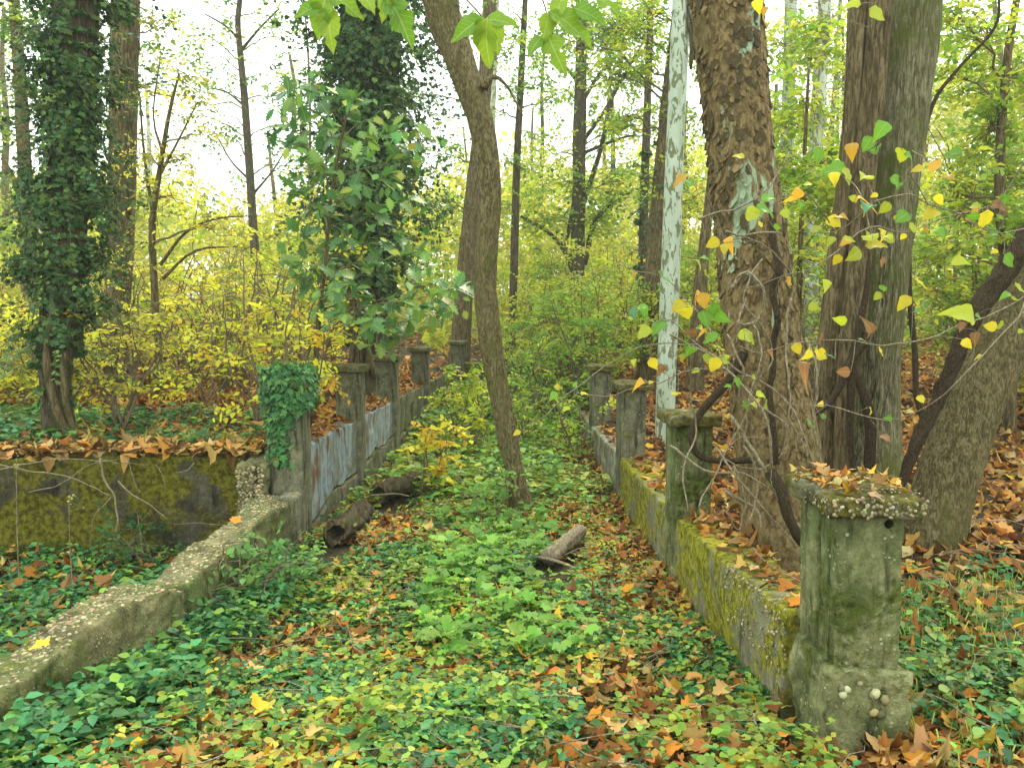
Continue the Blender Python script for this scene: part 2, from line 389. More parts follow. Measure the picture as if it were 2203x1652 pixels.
MB_vine = M_bark('bark_vine', (.12, .09, .06), (.25, .20, .13), (.40, .32, .22), vs=(30, 30, 12), bd=.003)
MB_hairy = M_bark('bark_hairy_vine', (.022, .014, .009), (.06, .04, .022), (.12, .08, .045), vs=(45, 45, 20), bd=.02)

def M_concrete(name, base, dark, light, moss_t=.6, moss=(.085, .085, .012), stain=None, stain_t=.6, paint=None, green=(.10, .13, .045), green_t=.5, peb=True, drip=1.0, bd=.012):
    m, t, out = mat(name); v = vmap(t, (1, 1, 1))
    n = noise(t, v, 5.5, 11, .78, .3); c = ramp(t, n, [(.36, dark), (.5, base), (.64, light)])
    c = mixc(t, mrange(t, noise(t, v, 1.9, 6, .7), .5, .62, 0, .55), c, tuple(x * .7 for x in dark))
    f = noise(t, v, 70, 3, .7); c = mixc(t, mrange(t, f, .35, .7, 0, .35), c, tuple(x * .45 for x in dark))
    vs_ = noise(t, vmap(t, (9, 9, 1.1)), 1.6, 6, .65)                       # vertical run-off streaks
    if paint: 
        pn = noise(t, vmap(t, (3, 3, 1.4)), 1.5, 7, .7); c = mixc(t, mrange(t, pn, .46, .56), c, paint)
        c = mixc(t, mrange(t, vs_, .6, .66), c, (.5, .56, .42))
    c = mixc(t, mrange(t, noise(t, vmap(t, (1.5, 1.5, .8)), 2.4, 6, .65), green_t, green_t + .18, 0, .8), c, green)
    c = mixc(t, mrange(t, vs_, .52, .66, 0, .75 * drip), c, tuple(x * .3 for x in dark))
    if stain: c = mixc(t, mrange(t, noise(t, vmap(t, (3, 3, 1.2)), 1.7, 5, .6), stain_t, stain_t + .08), c, stain)
    vo = nd(t, 'ShaderNodeTexVoronoi', Scale=38.0); t.links.new(v, vo.inputs['Vector'])
    h = mixc(t, .5, n, f)
    if peb:
        pm = mrange(t, vo.outputs['Distance'], .32, .22); spn = noise(t, v, 9, 4, .6); mk = nd(t, 'ShaderNodeMath', operation='MULTIPLY'); t.links.new(pm, mk.inputs[0]); t.links.new(mrange(t, spn, .52, .6), mk.inputs[1])
        c = mixc(t, mk.outputs[0], c, tuple(x * .9 for x in light)); h = mixc(t, mk.outputs[0], h, (1, 1, 1))
    mn = noise(t, v, 2.6, 8, .75, .3); mf = mrange(t, mn, moss_t, moss_t + .06); fuzz = noise(t, v, 160, 2, .8)
    mc = mixc(t, mrange(t, noise(t, v, 25, 4, .7), .38, .62), tuple(x * .45 for x in moss), tuple(min(1, x * 1.7) for x in moss))
    c = mixc(t, mf, c, mc); h = mixc(t, mf, h, mixc(t, .5, fuzz, mc))
    bsdf(t, out, c, .93, h, bd, .12); return m
MC_pillar = M_concrete('concrete_pillar_mossy', (.19, .185, .08), (.06, .065, .028), (.36, .35, .18), moss_t=.50, moss=(.06, .07, .014), green=(.065, .10, .028), green_t=.46, drip=1.3)
MC_far = M_concrete('concrete_pillar_grey', (.175, .16, .10), (.07, .065, .04), (.29, .27, .175), moss_t=.56, drip=1.3)
MC_blue = M_concrete('concrete_wall_blue_wash', (.25, .25, .20), (.13, .12, .09), (.38, .38, .3), moss_t=.70, paint=(.25, .30, .33), green_t=.60, stain=(.15, .08, .035), stain_t=.575, peb=False, drip=.9)
MC_wall = M_concrete('concrete_wall_mossy', (.24, .22, .13), (.11, .095, .055), (.38, .36, .24), moss_t=.42, moss=(.21, .19, .018), stain=(.18, .07, .03), stain_t=.64, bd=.02)
MC_wall2 = M_concrete('concrete_wall_stained', (.25, .21, .14), (.12, .10, .06), (.38, .36, .27), moss_t=.54, moss=(.16, .14, .015), stain=(.24, .085, .035), stain_t=.52, paint=(.32, .42, .32), bd=.015)
MC_cross = M_concrete('concrete_wall_dark_moss', (.095, .08, .05), (.04, .032, .02), (.18, .155, .11), moss_t=.42, moss=(.14, .125, .012), stain=(.09, .055, .02), green_t=.9, peb=False, bd=.04)
MC_low = M_concrete('concrete_rubble_tan', (.21, .185, .085), (.08, .07, .035), (.36, .32, .17), moss_t=.55, moss=(.11, .12, .02), green=(.10, .13, .04), green_t=.46, bd=.03)
MC_cap = M_concrete('concrete_cap_pebbly', (.17, .155, .085), (.07, .06, .035), (.34, .32, .22), moss_t=.47, moss=(.10, .085, .018), green_t=.5, bd=.02)
def M_simple(name, c0, c1, sc, bd=.004, rough=.8):
    m, t, out = mat(name); v = vmap(t, (1, 1, 1)); n = noise(t, v, sc, 5, .65); bsdf(t, out, ramp(t, n, [(.35, c0), (.65, c1)]), rough, n, bd); return m
M_pebble = M_leaf('pebble_stone', 0, .8, .2)
M_hole = M_simple('hole_shade_and_rot', (.012, .01, .008), (.02, .016, .012), 20)  # near-black: shade painted inside the bored hole, dark rot in the logs
m, t, out = mat('soil_with_humus'); v = vmap(t, (1, 1, 1))
n = noise(t, v, 9, 9, .75); c = ramp(t, n, [(.32, (.018, .013, .008)), (.5, (.06, .04, .022)), (.62, (.12, .075, .035)), (.75, (.2, .13, .07))])
c = mixc(t, mrange(t, noise(t, v, .8, 5, .6), .5, .62, 0, .6), c, (.05, .07, .02)); bsdf(t, out, c, .95, n, .05)
M_soil = m

# ------------------------------------------------------------------ ground: one sheet to the horizon
def axis(lo, hi, d, ext, n):
    core = np.arange(lo, hi + d, d); g = (np.linspace(0, 1, n + 1)[1:] ** 2.5)
    return np.concatenate([lo - (g * (ext + lo))[::-1] if lo < 0 else [], core, core[-1] + g * ext])
gx = axis(-6, 6, .06, 300, 26); gy = np.concatenate([np.linspace(-30, 1.6, 22), np.arange(1.7, 15, .06), 15 + np.linspace(0, 1, 60)[1:] ** 2.2 * 400])
X_, Y_ = np.meshgrid(gx, gy); Z_ = H(X_, Y_)
near = (np.abs(X_) < 6) & (Y_ < 15) & (Y_ > 1.6)
Z_ = Z_ + np.where(near, (fbm(np.stack([X_.ravel() * 14, Y_.ravel() * 14, X_.ravel() * 0], 1), 2, 4) * .012).reshape(X_.shape), 0)
V = np.stack([X_.ravel(), Y_.ravel(), Z_.ravel()], 1); nx = len(gx); ny = len(gy)
i = np.arange(ny - 1)[:, None] * nx; j = np.arange(nx - 1)[None, :]
Q = np.stack([i + j, i + j + 1, i + nx + j + 1, i + nx + j], -1).reshape(-1, 4)
meta(obj('ground', mesh_of('ground', V, [Q], M_soil, True)), kind='structure')

# ------------------------------------------------------------------ weathered concrete blocks
def rbox(sx, sy, sz, res=.04, r=.012, amp=.006, seed=0, chip=.0):
    """rounded, chipped block with its base centre-corner at 0..s"""
    s = np.array((sx, sy, sz), float); Vs = []; Fs = []; n0 = 0
    for ax in range(3):
        u_, v_ = [k for k in range(3) if k != ax]
        def lin(L): 
            n = max(2, int(L / res)); q = np.linspace(0, L, n + 1); return np.unique(np.concatenate([[0, r * .5, r, L - r, L - r * .5, L], q[(q > r) & (q < L - r)]]))
        U, W = np.meshgrid(lin(s[u_]), lin(s[v_]), indexing='ij')
        for side in (0, 1):
            p = np.zeros((U.size, 3)); p[:, u_] = U.ravel(); p[:, v_] = W.ravel(); p[:, ax] = s[ax] * side
            nu, nw = U.shape; i = np.arange(nu - 1)[:, None] * nw; j = np.arange(nw - 1)[None, :]
            q = np.stack([i + j, i + j + 1, i + nw + j + 1, i + nw + j], -1).reshape(-1, 4)
            flip = (ax == 1) ^ (side == 1)
            if flip: q = q[:, ::-1]
            Vs.append(p); Fs.append(q + n0); n0 += len(p)
    p = np.concatenate(Vs); c = np.clip(p, r, s - r); d = p - c; L = np.linalg.norm(d, axis=1)[:, None]
    p = c + d / (L + 1e-9) * np.minimum(L, r)
    return p, [np.concatenate(Fs)[:, ::-1]]
def roughen(p, amp, sc=9, seed=0, chip=0):
    q = p * sc; d = np.stack([fbm(q + 7.3 * k, 3, seed + k * 13) for k in range(3)], 1) * amp
    if chip: d = d + np.stack([vnoise(p * 26 + 3.1 * k, seed + 40 + k) for k in range(3)], 1) * chip
    return p + d
def block(name, mt, parent, x0, x1, y0, y1, z0, z1, res=.035, r=.012, amp=.008, chip=.003, seed=0, shape=None, label=None):
    p, f = rbox(x1 - x0, y1 - y0, z1 - z0, res, r); p = p + np.array((x0, y0, z0))
    if shape: p = shape(p)
    p = roughen(p, amp, 7, seed, chip)
    return part(name, p, f, mt, parent, True, label=label)

def pebbles(parent, pts, nrm, n_big=0, size=(.008, .02), sunk=.3):
    """rounded gravel stones in the concrete; the largest single, the rest joined"""
    ico = []; g = (1 + 5 ** .5) / 2
    iv = np.array([(-1, g, 0), (1, g, 0), (-1, -g, 0), (1, -g, 0), (0, -1, g), (0, 1, g), (0, -1, -g), (0, 1, -g), (g, 0, -1), (g, 0, 1), (-g, 0, -1), (-g, 0, 1)]) / 1.9
    it = np.array([(0, 11, 5), (0, 5, 1), (0, 1, 7), (0, 7, 10), (0, 10, 11), (1, 5, 9), (5, 11, 4), (11, 10, 2), (10, 7, 6), (7, 1, 8), (3, 9, 4), (3, 4, 2), (3, 2, 6), (3, 6, 8), (3, 8, 9), (4, 9, 5), (2, 4, 11), (6, 2, 10), (8, 6, 7), (9, 8, 1)])
    n = len(pts); sz = np.sort(RNG.uniform(size[0] ** .5, size[1] ** .5, n) ** 2)[::-1]
    ct = pick([(.32, .26, .13), (.22, .17, .09), (.40, .34, .20), (.17, .13, .08), (.25, .22, .12), (.38, .33, .21)], n, .2, [3, 3, 2, 2, 3, .6])
    A = rdir(n); 
    sc = np.stack([sz * RNG.uniform(.8, 1.4, n), sz * RNG.uniform(.7, 1.1, n), sz * RNG.uniform(.4, .75, n)], 1)
    B = Bag()
    for k in range(n):
        z = nrm[k]; x = np.cross(z, A[k]); x /= np.linalg.norm(x) + 1e-9; y = np.cross(z, x)
        Vv = iv * sc[k]; Vw = pts[k] + z * sc[k, 2] * (sunk - .55 + RNG.uniform(0, .5)) + Vv[:, 0:1] * x + Vv[:, 1:2] * y + Vv[:, 2:3] * z
        if k < n_big: part('pebble', Vw, [it], M_pebble, parent, True, np.tile(ct[k], (20, 1)))
        else: B.add(Vw, [it], ct[k])
    if B.n:
        Vv, Ff = B.get(); part('gravel', Vv, Ff, M_pebble, parent, True, B.cols(), kind='stuff')

def pillar(loc, wx, dy, zb, zc, label, mt, mt_cap, group, plinth=None, first=False, seed=0, cap_t=.085, ov=.05):
    x0, y0 = loc
    t = empty('concrete_pillar', (x0 + wx / 2, y0 + dy / 2, zb), label, 'pillar', group)
    res = .02 if first else .04
    if first:
        block('shaft', mt, t, x0, x0 + wx, y0, y0 + .17, zb, zc, res, .012, .006, .003, seed)
        block('shaft_back', mt, t, x0 + .004, x0 + wx - .01, y0 + .205, y0 + dy, zb, zc, res, .014, .008, .004, seed + 1)
        block('groove_fill', mt, t, x0 + .03, x0 + wx - .03, y0 + .165, y0 + .21, zb, zc - .01, res, .008, .006, .003, seed + 2)
    else:
        block('shaft', mt, t, x0, x0 + wx, y0, y0 + dy, zb, zc, res, .012, .006, .003, seed)
    block('cap', mt_cap, t, x0 - ov, x0 + wx + ov, y0 - ov, y0 + dy + ov, zc + .002, zc + cap_t - .015, res * .8, .016, .016, .008, seed + 3)
    if plinth: block('plinth', mt, t, x0 - .035, x0 + wx + .035, y0 - .03, y0 + dy - .06, zb, plinth, res, .014, .026, .012, seed + 4)
    return t
GR, GL = 'pillars of the mossy wall', 'pillars of the blue washed wall'
p1 = pillar((1.222, 2.86), .235, .38, -.35, .872, 'large mossy pillar with pebbly cap covered in dead leaves, nearest to view', MC_pillar, MC_cap, GR, .315, True, 1, .09, .055)
RY = [5.25, 7.65, 10.05, 12.5]
RL = ['dark mossy pillar behind the thick curled vine', 'grey pillar with dark streaks standing on the mossy wall before the white tree', 'narrow pillar with a flat cap beside the yellow bushes', 'small far pillar half hidden in yellow green bushes']
rp = [pillar((1.165 + .01 * k, y), .235, .33, -.45, .862, RL[k], MC_pillar if k < 1 else MC_far, MC_cap, GR, seed=20 + k * 5) for k, y in enumerate(RY)]
LY = [6.3, 8.05, 9.75, 12.0, 14.5]
LLb = ['concrete pillar wrapped in green ivy at the wall corner', 'pillar with a broad mossy cap behind yellow leaves', 'streaked grey pillar just behind the big ivy trunk foot', 'capped pillar on the wall near two others, pale litter behind', 'farthest dark capped pillar beside the curved tree']
lp = [pillar((float(XL(y)) - .215 - (.02 if k == 0 else 0) + (.22 if k == 4 else 0), y), .245, .30, -.4, 1.005, LLb[k], MC_far, MC_cap, GL, seed=60 + k * 5, ov=.045) for k, y in enumerate(LY)]

# hole under the first cap: a pipe socket sunk into the shaft
def bore(shaft, c, r, depth, m):
    th = np.linspace(0, 2 * np.pi, 16, endpoint=False)
    pts = np.array([(c[0], c[1] - .05, c[2]), (c[0], c[1] + depth, c[2])])
    Vv, Ff = tube(pts, r, 16); me = mesh_of('bore', Vv - np.array(shaft.matrix_world.translation) - 0, Ff, m)
    co = bpy.data.objects.new('bore', me); COL.objects.link(co); co.location = (0, 0, 0)
    bpy.context.view_layer.update()
    me.transform(Matrix.Translation(shaft.matrix_world.translation)) if shaft.matrix_world.translation.length < 1e-6 else None
    md = shaft.modifiers.new('b', 'BOOLEAN'); md.operation = 'DIFFERENCE'; md.object = co; md.solver = 'FAST'
    co.matrix_world = shaft.matrix_world; bpy.context.view_layer.update()
    ev = shaft.evaluated_get(bpy.context.evaluated_depsgraph_get()); nm = bpy.data.meshes.new_from_object(ev)
    shaft.modifiers.clear()
    if len(nm.vertices) > 100: shaft.data = nm
    bpy.data.objects.remove(co)
sh = [c for c in p1.children if c.name.startswith('shaft')][0]
bpy.context.view_layer.update()
try: bore(sh, (1.40, 2.86, .845), .017, .07, M_hole)
except Exception as e: print('bore', e)
# pebbles on the first pillar: rim of the cap and plinth
def scatter_rect(n, o, a, b, nrm):
    u = RNG.uniform(size=(n, 2)); return np.array(o) + u[:, :1] * np.array(a) + u[:, 1:] * np.array(b), np.tile(np.array(nrm, float), (n, 1))
a_, b_ = zip(*[scatter_rect(90, (1.175, 2.803, .88), (.33, 0, 0), (0, 0, .075), (0, -1, 0)), scatter_rect(40, (1.165, 2.81, .88), (0, .4, 0), (0, 0, .075), (-1, 0, 0)),
               scatter_rect(200, (1.18, 2.82, .964), (.32, 0, 0), (0, .4, 0), (0, 0, 1)), scatter_rect(70, (1.2, 2.828, .04), (.27, 0, 0), (0, 0, .26), (0, -1, 0))])
pebbles(p1, np.concatenate(a_), np.concatenate(b_), 0, (.002, .0085), .0)
a2, b2 = scatter_rect(9, (1.21, 2.826, .12), (.26, 0, 0), (0, 0, .17), (0, -1, 0)); pebbles(p1, a2, b2, 9, (.012, .024), -.05)

# ------------------------------------------------------------------ wall on the right of the path
rz_y = [2.5, 3.2, 3.9, 5.3, 7.8, 10.2, 16]; rz_z = [.47, .40, .33, .26, .22, .2, .2]
def rtop(y): return np.interp(y, rz_y, rz_z)
GW = 'panels of the mossy wall'
def wallR(y0, y1, label, mt, seed, panel=None):
    t = empty('concrete_wall', (XR + .14, (y0 + y1) / 2, 0), label, 'wall', GW)
    def shp(p):
        p = p.copy(); f = (p[:, 2] + .5) / .5; p[:, 2] = -.5 + f * (rtop(p[:, 1]) + .5); return p
    block('wall_body', mt, t, XR, XR + .27, y0, y1, -.5, 0, .035, .016, .018, .006, seed, shp)
    return t
w1 = wallR(3.245, 5.245, 'mossy olive wall panel with leaves on top beside the large pillar', MC_wall, 3)
w2 = wallR(5.585, 7.645, 'wall panel with golden moss and pale lichen between two grey pillars', MC_wall, 4)
w3 = wallR(7.985, 10.045, 'rust and grey streaked wall panel before the narrow pillar', MC_wall2, 5)
w4 = wallR(10.385, 12.49, 'farthest low wall panel sinking into leaf litter', MC_wall2, 6)
n = 520; yy = RNG.uniform(3.2, 4.1, n) ; zt = rtop(yy)
on_top = RNG.uniform(size=n) < .35
pp = np.stack([np.where(on_top, XR + RNG.uniform(0, .24, n), XR - .004), yy, np.where(on_top, zt + .002, zt - RNG.uniform(0, 1, n) ** 2 * .28)], 1)
nn_ = np.where(on_top[:, None], np.array((0, 0, 1.0)), np.array((-1.0, 0, 0)))
pebbles(w1, pp, nn_, 12, (.002, .010), .3)

# ------------------------------------------------------------------ wall on the left of the path, cracked above its footing
GWL = 'panels of the blue washed wall'
def wallL(y0, y1, label, mt, seed, za, zb_, gap=.018):
    t = empty('concrete_wall', (float(XL((y0 + y1) / 2)) - .13, (y0 + y1) / 2, 0), label, 'wall', GWL)
    L = y1 - y0
    def crack(y):
        u = (y - y0) / L; return za + (zb_ - za) * u + .035 * np.sin(u * 7 + seed) + vnoise(np.stack([y * 6, y * 0, y * 0], 1), seed) * .025
    def up(p):
        p = p.copy(); f = p[:, 2]; lo = crack(p[:, 1]) + gap; p[:, 2] = lo + f * (.53 - lo); p[:, 0] += XL(p[:, 1]) - .02; return p
    def dn(p):
        p = p.copy(); f = p[:, 2]; hi = crack(p[:, 1]); p[:, 2] = -.5 + f * (hi + .5); p[:, 0] += XL(p[:, 1]) - .02; return p
    block('wall_body', mt, t, -.24, 0, y0, y1, 0, 1, .035, .014, .014, .004, seed, up)
    block('footing', MC_far, t, -.23, .02, y0, y1, 0, 1, .05, .02, .018, .006, seed + 1, dn)
    return t
wl1 = wallL(6.605, 8.045, 'blue washed wall panel with pale peeling streaks and a long dark crack', MC_blue, 11, -.10, .05)
wl2 = wallL(8.355, 9.745, 'wall panel with blue wash under rusty stains, beyond the first', MC_blue, 12, .04, .14)
wl3 = wallL(10.055, 11.995, 'plain grey brown wall panel with a thin curved crack', MC_far, 13, .02, .2, .012)
wl4 = wallL(12.305, 14.49, 'farthest brown wall panel, half sunk behind the curved tree', MC_far, 14, .0, .1, .008)

# cross wall that holds the terrace, mossy and dark
cw = empty('retaining_wall', (-4.4, 6.6, -.3), 'long dark retaining wall covered in brown green moss with dry vines hanging over it', 'wall')
def cshape(p):
    p = p.copy(); p[:, 2] += np.where(p[:, 2] > .2, n2(p[:, 0], p[:, 0] * 0, 1.2, 3, 8) * .03, 0); return p
block('wall_body', MC_cross, cw, -8.5, -1.96, 6.45, 6.75, -.55, .46, .05, .02, .03, .008, 15, cshape)
# broken stump beside the ivy pillar
st = empty('broken_wall_stump', (-1.85, 6.4, 0), 'crumbled stub of pebbly concrete under the ivy pillar', 'wall stub')
block('stump_body', MC_low, st, -1.955, -1.735, 6.2, 6.5, -.5, .46, .02, .03, .03, .016, 16)
n = 260; pp, nn_ = scatter_rect(n, (-1.95, 6.17, .1), (.21, 0, 0), (0, 0, .34), (0, -1, 0)); pebbles(st, pp, nn_, 0, (.004, .016), .2)

# low broken wall in the near left corner
def low_wall(y0, y1, label, topf, seed, xo=0, endcut=True):
    t = empty('low_broken_wall', (float(XL((y0 + y1) / 2)) - .12, (y0 + y1) / 2, -.2), label, 'wall', 'pieces of the low broken wall')
    def shp(p):
        p = p.copy(); f = p[:, 2]; hi = topf(p[:, 1], p[:, 0]); p[:, 2] = -.5 + f * (hi + .5); p[:, 0] += XL(p[:, 1]) + xo; return p
    block('wall_body', MC_low, t, -.25, 0, y0, y1, 0, 1, .025, .03, .025, .010, seed, shp)
    n = int((y1 - y0) * 850); n = int(n * .8); yy = RNG.uniform(y0 + .02, y1 - .02, n); xx = RNG.uniform(-.235, -.01, n)
    zz = topf(yy, xx) ; q = roughen(np.stack([xx + XL(yy) + xo, yy, zz], 1), .025, 7, seed, .006)
    pebbles(t, q, np.tile(np.array((0, 0, 1.0)), (n, 1)) + RNG.normal(size=(n, 3)) * .15, 60, (.003, .013), -.1)
    return t
lw1 = low_wall(1.2, 4.35, 'low broken wall with gravelly tan top and mossy side running out of the lower corner',
    lambda y, x: np.interp(y, [1, 3, 3.8, 4.15, 4.35], [.22, .235, .235, .20, .12]) + .015 * np.sin(y * 4 + x * 9), 17)
lw2 = low_wall(4.4, 6.2, 'second piece of low broken wall climbing to the stub below the ivy pillar',
    lambda y, x: np.interp(y, [4.3, 4.5, 4.8, 5.4, 6.2], [.09, .12, .16, .2, .24]) + .025 * np.sin(y * 6 + x * 9), 18, .0)
for (a, b, zt, xx) in ((6.02, 6.17, .24, 0.02),):
    t = empty('broken_pilaster', (float(XL(6.1)) + .01, 6.1, -.3), 'short grey upright stub in front of the wall corner', 'pilaster')
    block('pilaster_body', MC_far, t, float(XL(6.1)) - .10, float(XL(6.1)) + .045, a + .02, b + .03, -.5, zt, .03, .03, .01, .005, 19)
# far cross wall
fw = empty('far_low_wall', (.3, 15.2, .3), 'low mossy wall crossing the end of the path behind the curved tree', 'wall')
block('wall_body', MC_cross, fw, -.65, 1.1, 15.0, 15.3, -.1, .66, .05, .02, .03, .006, 21)

# ------------------------------------------------------------------ trees
def trunk_pts(pts, Y, ground=True, ztop=None, sink=.12):
    """(px,py,width px[,Y]) from the foot up -> world points and radii"""
    w_ = []; r_ = []
    for q in pts:
        y = q[3] if len(q) > 3 else Y; p = P(q[0], q[1], y); w_.append(p); r_.append(m2(q[2], y) / 2)
    w_ = np.array(w_); r_ = np.array(r_)
    if ground:
        gz = h1(w_[0][0], w_[0][1])
        if w_[0][2] > gz + .15:
            d = w_[0] - w_[1]; d = d / (abs(d[2]) + 1e-6); k = min(w_[0][2] - gz, 50)
            w_ = np.vstack([w_[0] + np.array((d[0] * k * .5, 0, -k)), w_]); r_ = np.concatenate([[r_[0] * 1.15], r_])
        w_ = np.vstack([w_[0] - np.array((0, 0, sink + max(0, w_[0][2] - gz))), w_]); r_ = np.concatenate([[r_[0] * 1.15], r_])
    if ztop and w_[-1][2] < ztop:
        d = w_[-1] - w_[-2]; d[1] *= .3; d = d / (abs(d[2]) + 1e-6); k = ztop - w_[-1][2]
        w_ = np.vstack([w_, w_[-1] + d * k * .5, w_[-1] + d * k + np.array((0, 0, 0))]); r_ = np.concatenate([r_, [r_[-1] * .85, r_[-1] * .5]])
    return w_, r_
def trunk(parent, w_, r_, mt, ns=24, step=.08, rough=.10, ridges=.05, seed=0, rs=8, name='trunk', label=None):
    q = spline(np.column_stack([w_, r_]), step)
    V_, F_ = tube(q[:, :3], np.maximum(q[:, 3], .004), ns, True, rough, rs, seed, ridges)
    o = part(name, V_, F_, mt, parent, True, label=label); return o, q
def wander(a, b, n=7, amp=.12, sag=0):
    u = np.linspace(0, 1, n)[:, None]; L = np.linalg.norm(b - a)
    off = RNG.normal(size=(n, 3)) * amp * L * np.sin(np.pi * u) ; off = np.cumsum(off, 0) * .5 * np.sin(np.pi * u)
    return a * (1 - u) + b * u + off + np.array((0, 0, 1.0)) * sag * L * np.sin(np.pi * u)
YEL = [(.84, .74, .05), (.74, .70, .06), (.58, .62, .06), (.84, .62, .05)]
YGR = [(.46, .53, .04), (.32, .43, .04), (.60, .60, .06), (.22, .35, .04)]
GRN = [(.18, .31, .04), (.27, .42, .05), (.11, .22, .04), (.40, .47, .05)]
OLI = [(.26, .28, .05), (.42, .38, .07), (.18, .22, .045), (.52, .45, .08)]
DGR = [(.05, .12, .03), (.07, .16, .04), (.03, .08, .02), (.09, .14, .045), (.14, .21, .04)]
def crown(parent, q, blobs, size, pal, k=7, wts=None, tl=.45, mb=MB_twig, br=None, droop=.25, lm=None, rr=.02, tpl=None):
    """limbs from the trunk spline q to each blob (x,y,z,r,ntwigs), leafy twigs around it"""
    LB = Bag(); LF = Bag()
    st_, di_ = [], []
    for (bx, by, bz, r, nt_) in blobs:
        c = np.array((bx, by, bz)); 
        d = np.linalg.norm(q[:, :3] - c, axis=1) + np.abs(q[:, 2] - (bz - .5 * np.linalg.norm(q[np.argmin(np.abs(q[:, 2] - bz)), :2] - c[:2]))) * .8
        s = q[np.argmin(d)]; a = s[:3]; r0 = min(s[3] * .45, rr)
        lp_ = wander(a, c, 8, .10, .05); V_, F_ = tube(lp_, np.linspace(r0, r0 * .35, 8), 5); LB.add(V_, F_)
        nsub = max(2, nt_ // 5)
        for e in range(nsub):
            a1 = lp_[RNG.integers(3, 8)]; tgt = c + RNG.normal(size=3) * r * np.array((.6, .6, .45))
            sp = wander(a1, tgt, 5, .12, 0); V_, F_ = tube(sp, np.linspace(r0 * .35, r0 * .12, 5), 4); LB.add(V_, F_)
            for g in range(int(np.ceil(nt_ / nsub))):
                u_ = RNG.uniform(.35, 1); k0 = sp[min(4, int(u_ * 5))] + RNG.normal(size=3) * r * .12
                dd = (tgt - a1) / (np.linalg.norm(tgt - a1) + 1e-6) * .5 + RNG.normal(size=3) * np.array((.8, .8, .35)); st_.append(k0); di_.append(dd)
    st_ = np.array(st_); di_ = np.array(di_)
    L_, T_ = sprays(st_, di_, tl * RNG.uniform(.5, 1.2, len(st_)), k, size, pal, wts, tpl, droop)
    LB.add(*T_)
    V_, F_ = LB.get(); part('branches', V_, F_, mb, parent, False, kind='stuff')
    part('crown', L_[0], L_[1], lm or ML, parent, False, L_[2], kind='stuff')
def pb(px, py, Y, rpx, n):
    c = P(px, py, Y); return (c[0], c[1], c[2], m2(rpx, Y), n)
def ivy_on(parent, q, zlo, zhi, n, thick, size=.07, pal=DGR, tufts=60, tl=.5, seed=0, kind_name='ivy'):
    m_ = (q[:, 2] > zlo) & (q[:, 2] < zhi); qq = q[m_]
    nc = int(n / 75) + 3; kc = RNG.integers(0, len(qq), nc); thc = RNG.uniform(0, 2 * np.pi, nc)
    lump = np.clip(.35 + 1.5 * np.clip(fbm(np.stack([np.cos(thc) * 1.1 + 5, np.sin(thc) * 1.1, qq[kc, 2] * .9], 1), 3, seed) + .32, 0, 1), .15, 1.25)
    fade = sst(0, .12, (qq[kc, 2] - zlo) / (zhi - zlo)) * .7 + .3
    oc = np.stack([np.cos(thc), np.sin(thc), 0 * thc], 1); rc = thick * lump * fade
    cc_ = qq[kc, :3] + oc * (qq[kc, 3] + rc * RNG.uniform(.0, .9, nc))[:, None]; cr_ = thick * RNG.uniform(.25, .55, nc) * (.5 + .5 * fade)
    g = RNG.integers(0, nc, n); dd = rdir(n); p = cc_[g] + dd * (cr_[g] * RNG.uniform(.3, 1, n) ** .5)[:, None] * np.array((1, 1, 1.25))
    hug = RNG.uniform(size=n) < .3; k = RNG.integers(0, len(qq), n); th = RNG.uniform(0, 2 * np.pi, n); o3 = np.stack([np.cos(th), np.sin(th), 0 * th], 1)
    p = np.where(hug[:, None], qq[k, :3] + o3 * (qq[k, 3] + thick * .15 * RNG.uniform(.1, 1, n))[:, None], p)
    out = np.where(hug[:, None], o3, oc[g] * .7 + dd * .6)
    ax = out * .35 + np.array((0, 0, -.8)) + RNG.normal(size=(n, 3)) * .4; nr = out + np.array((0, 0, .5)) + RNG.normal(size=(n, 3)) * .35
    shade = pick(pal, n, .22)
    V_, F_, C_ = leaves(T_ivy(), p, ax, nr, size * RNG.uniform(.6, 1.3, n), shade)
    B = Bag(); B.add(V_, F_, C_) if len(F_) == 1 else None
    # shaggy shoots that stick out of the mass
    if tufts:
        k = RNG.integers(0, len(qq), tufts); th = RNG.uniform(0, 2 * np.pi, tufts); o2 = np.stack([np.cos(th), np.sin(th), RNG.uniform(-.5, .4, tufts)], 1)
        s0 = qq[k, :3] + o2 * (qq[k, 3] + thick * .5)[:, None]
        L_, T_ = sprays(s0, o2 + RNG.normal(size=o2.shape) * .3, tl * RNG.uniform(.4, 1.1, tufts), 12, size * .95, pal, None, T_ivy(), .4)
        B.add(L_[0], L_[1], L_[2] if False else None) if False else None
        B.V.append(L_[0]); 
        for f in L_[1]: B.F.setdefault(f.shape[1], []).append(f + B.n)
        B.C.setdefault(3, []).append(L_[2]); B.n += len(L_[0])
        part('ivy_shoots', T_[0], T_[1], MB_twig, parent, kind='stuff')
    V_, F_ = B.get(); part(kind_name, V_, F_, ML_ivy, parent, False, B.cols(), kind='stuff')

def tree(label, pts, Y, mt, ztop=12, ns=18, step=.15, rough=.1, ridges=.04, seed=0, group=None, name='tree', cat='tree', flare=True):
    w_, r_ = trunk_pts(pts, Y, True, ztop)
    if flare: r_[0] *= 1.35; r_[1] *= 1.1
    b = (w_[1][0], w_[1][1], h1(w_[1][0], w_[1][1]))
    t = empty(name, b, label, cat, group)
    o, q = trunk(t, w_, r_, mt, ns, step, rough, ridges, seed)
    return t, q
def limb(t, pts, Y, mt, name='branch', ns=7, step=.12, rough=.08, seed=0):
    w_, r_ = trunk_pts(pts, Y, False, None); return trunk(t, w_, r_, mt, ns, step, rough, 0, seed, name=name)

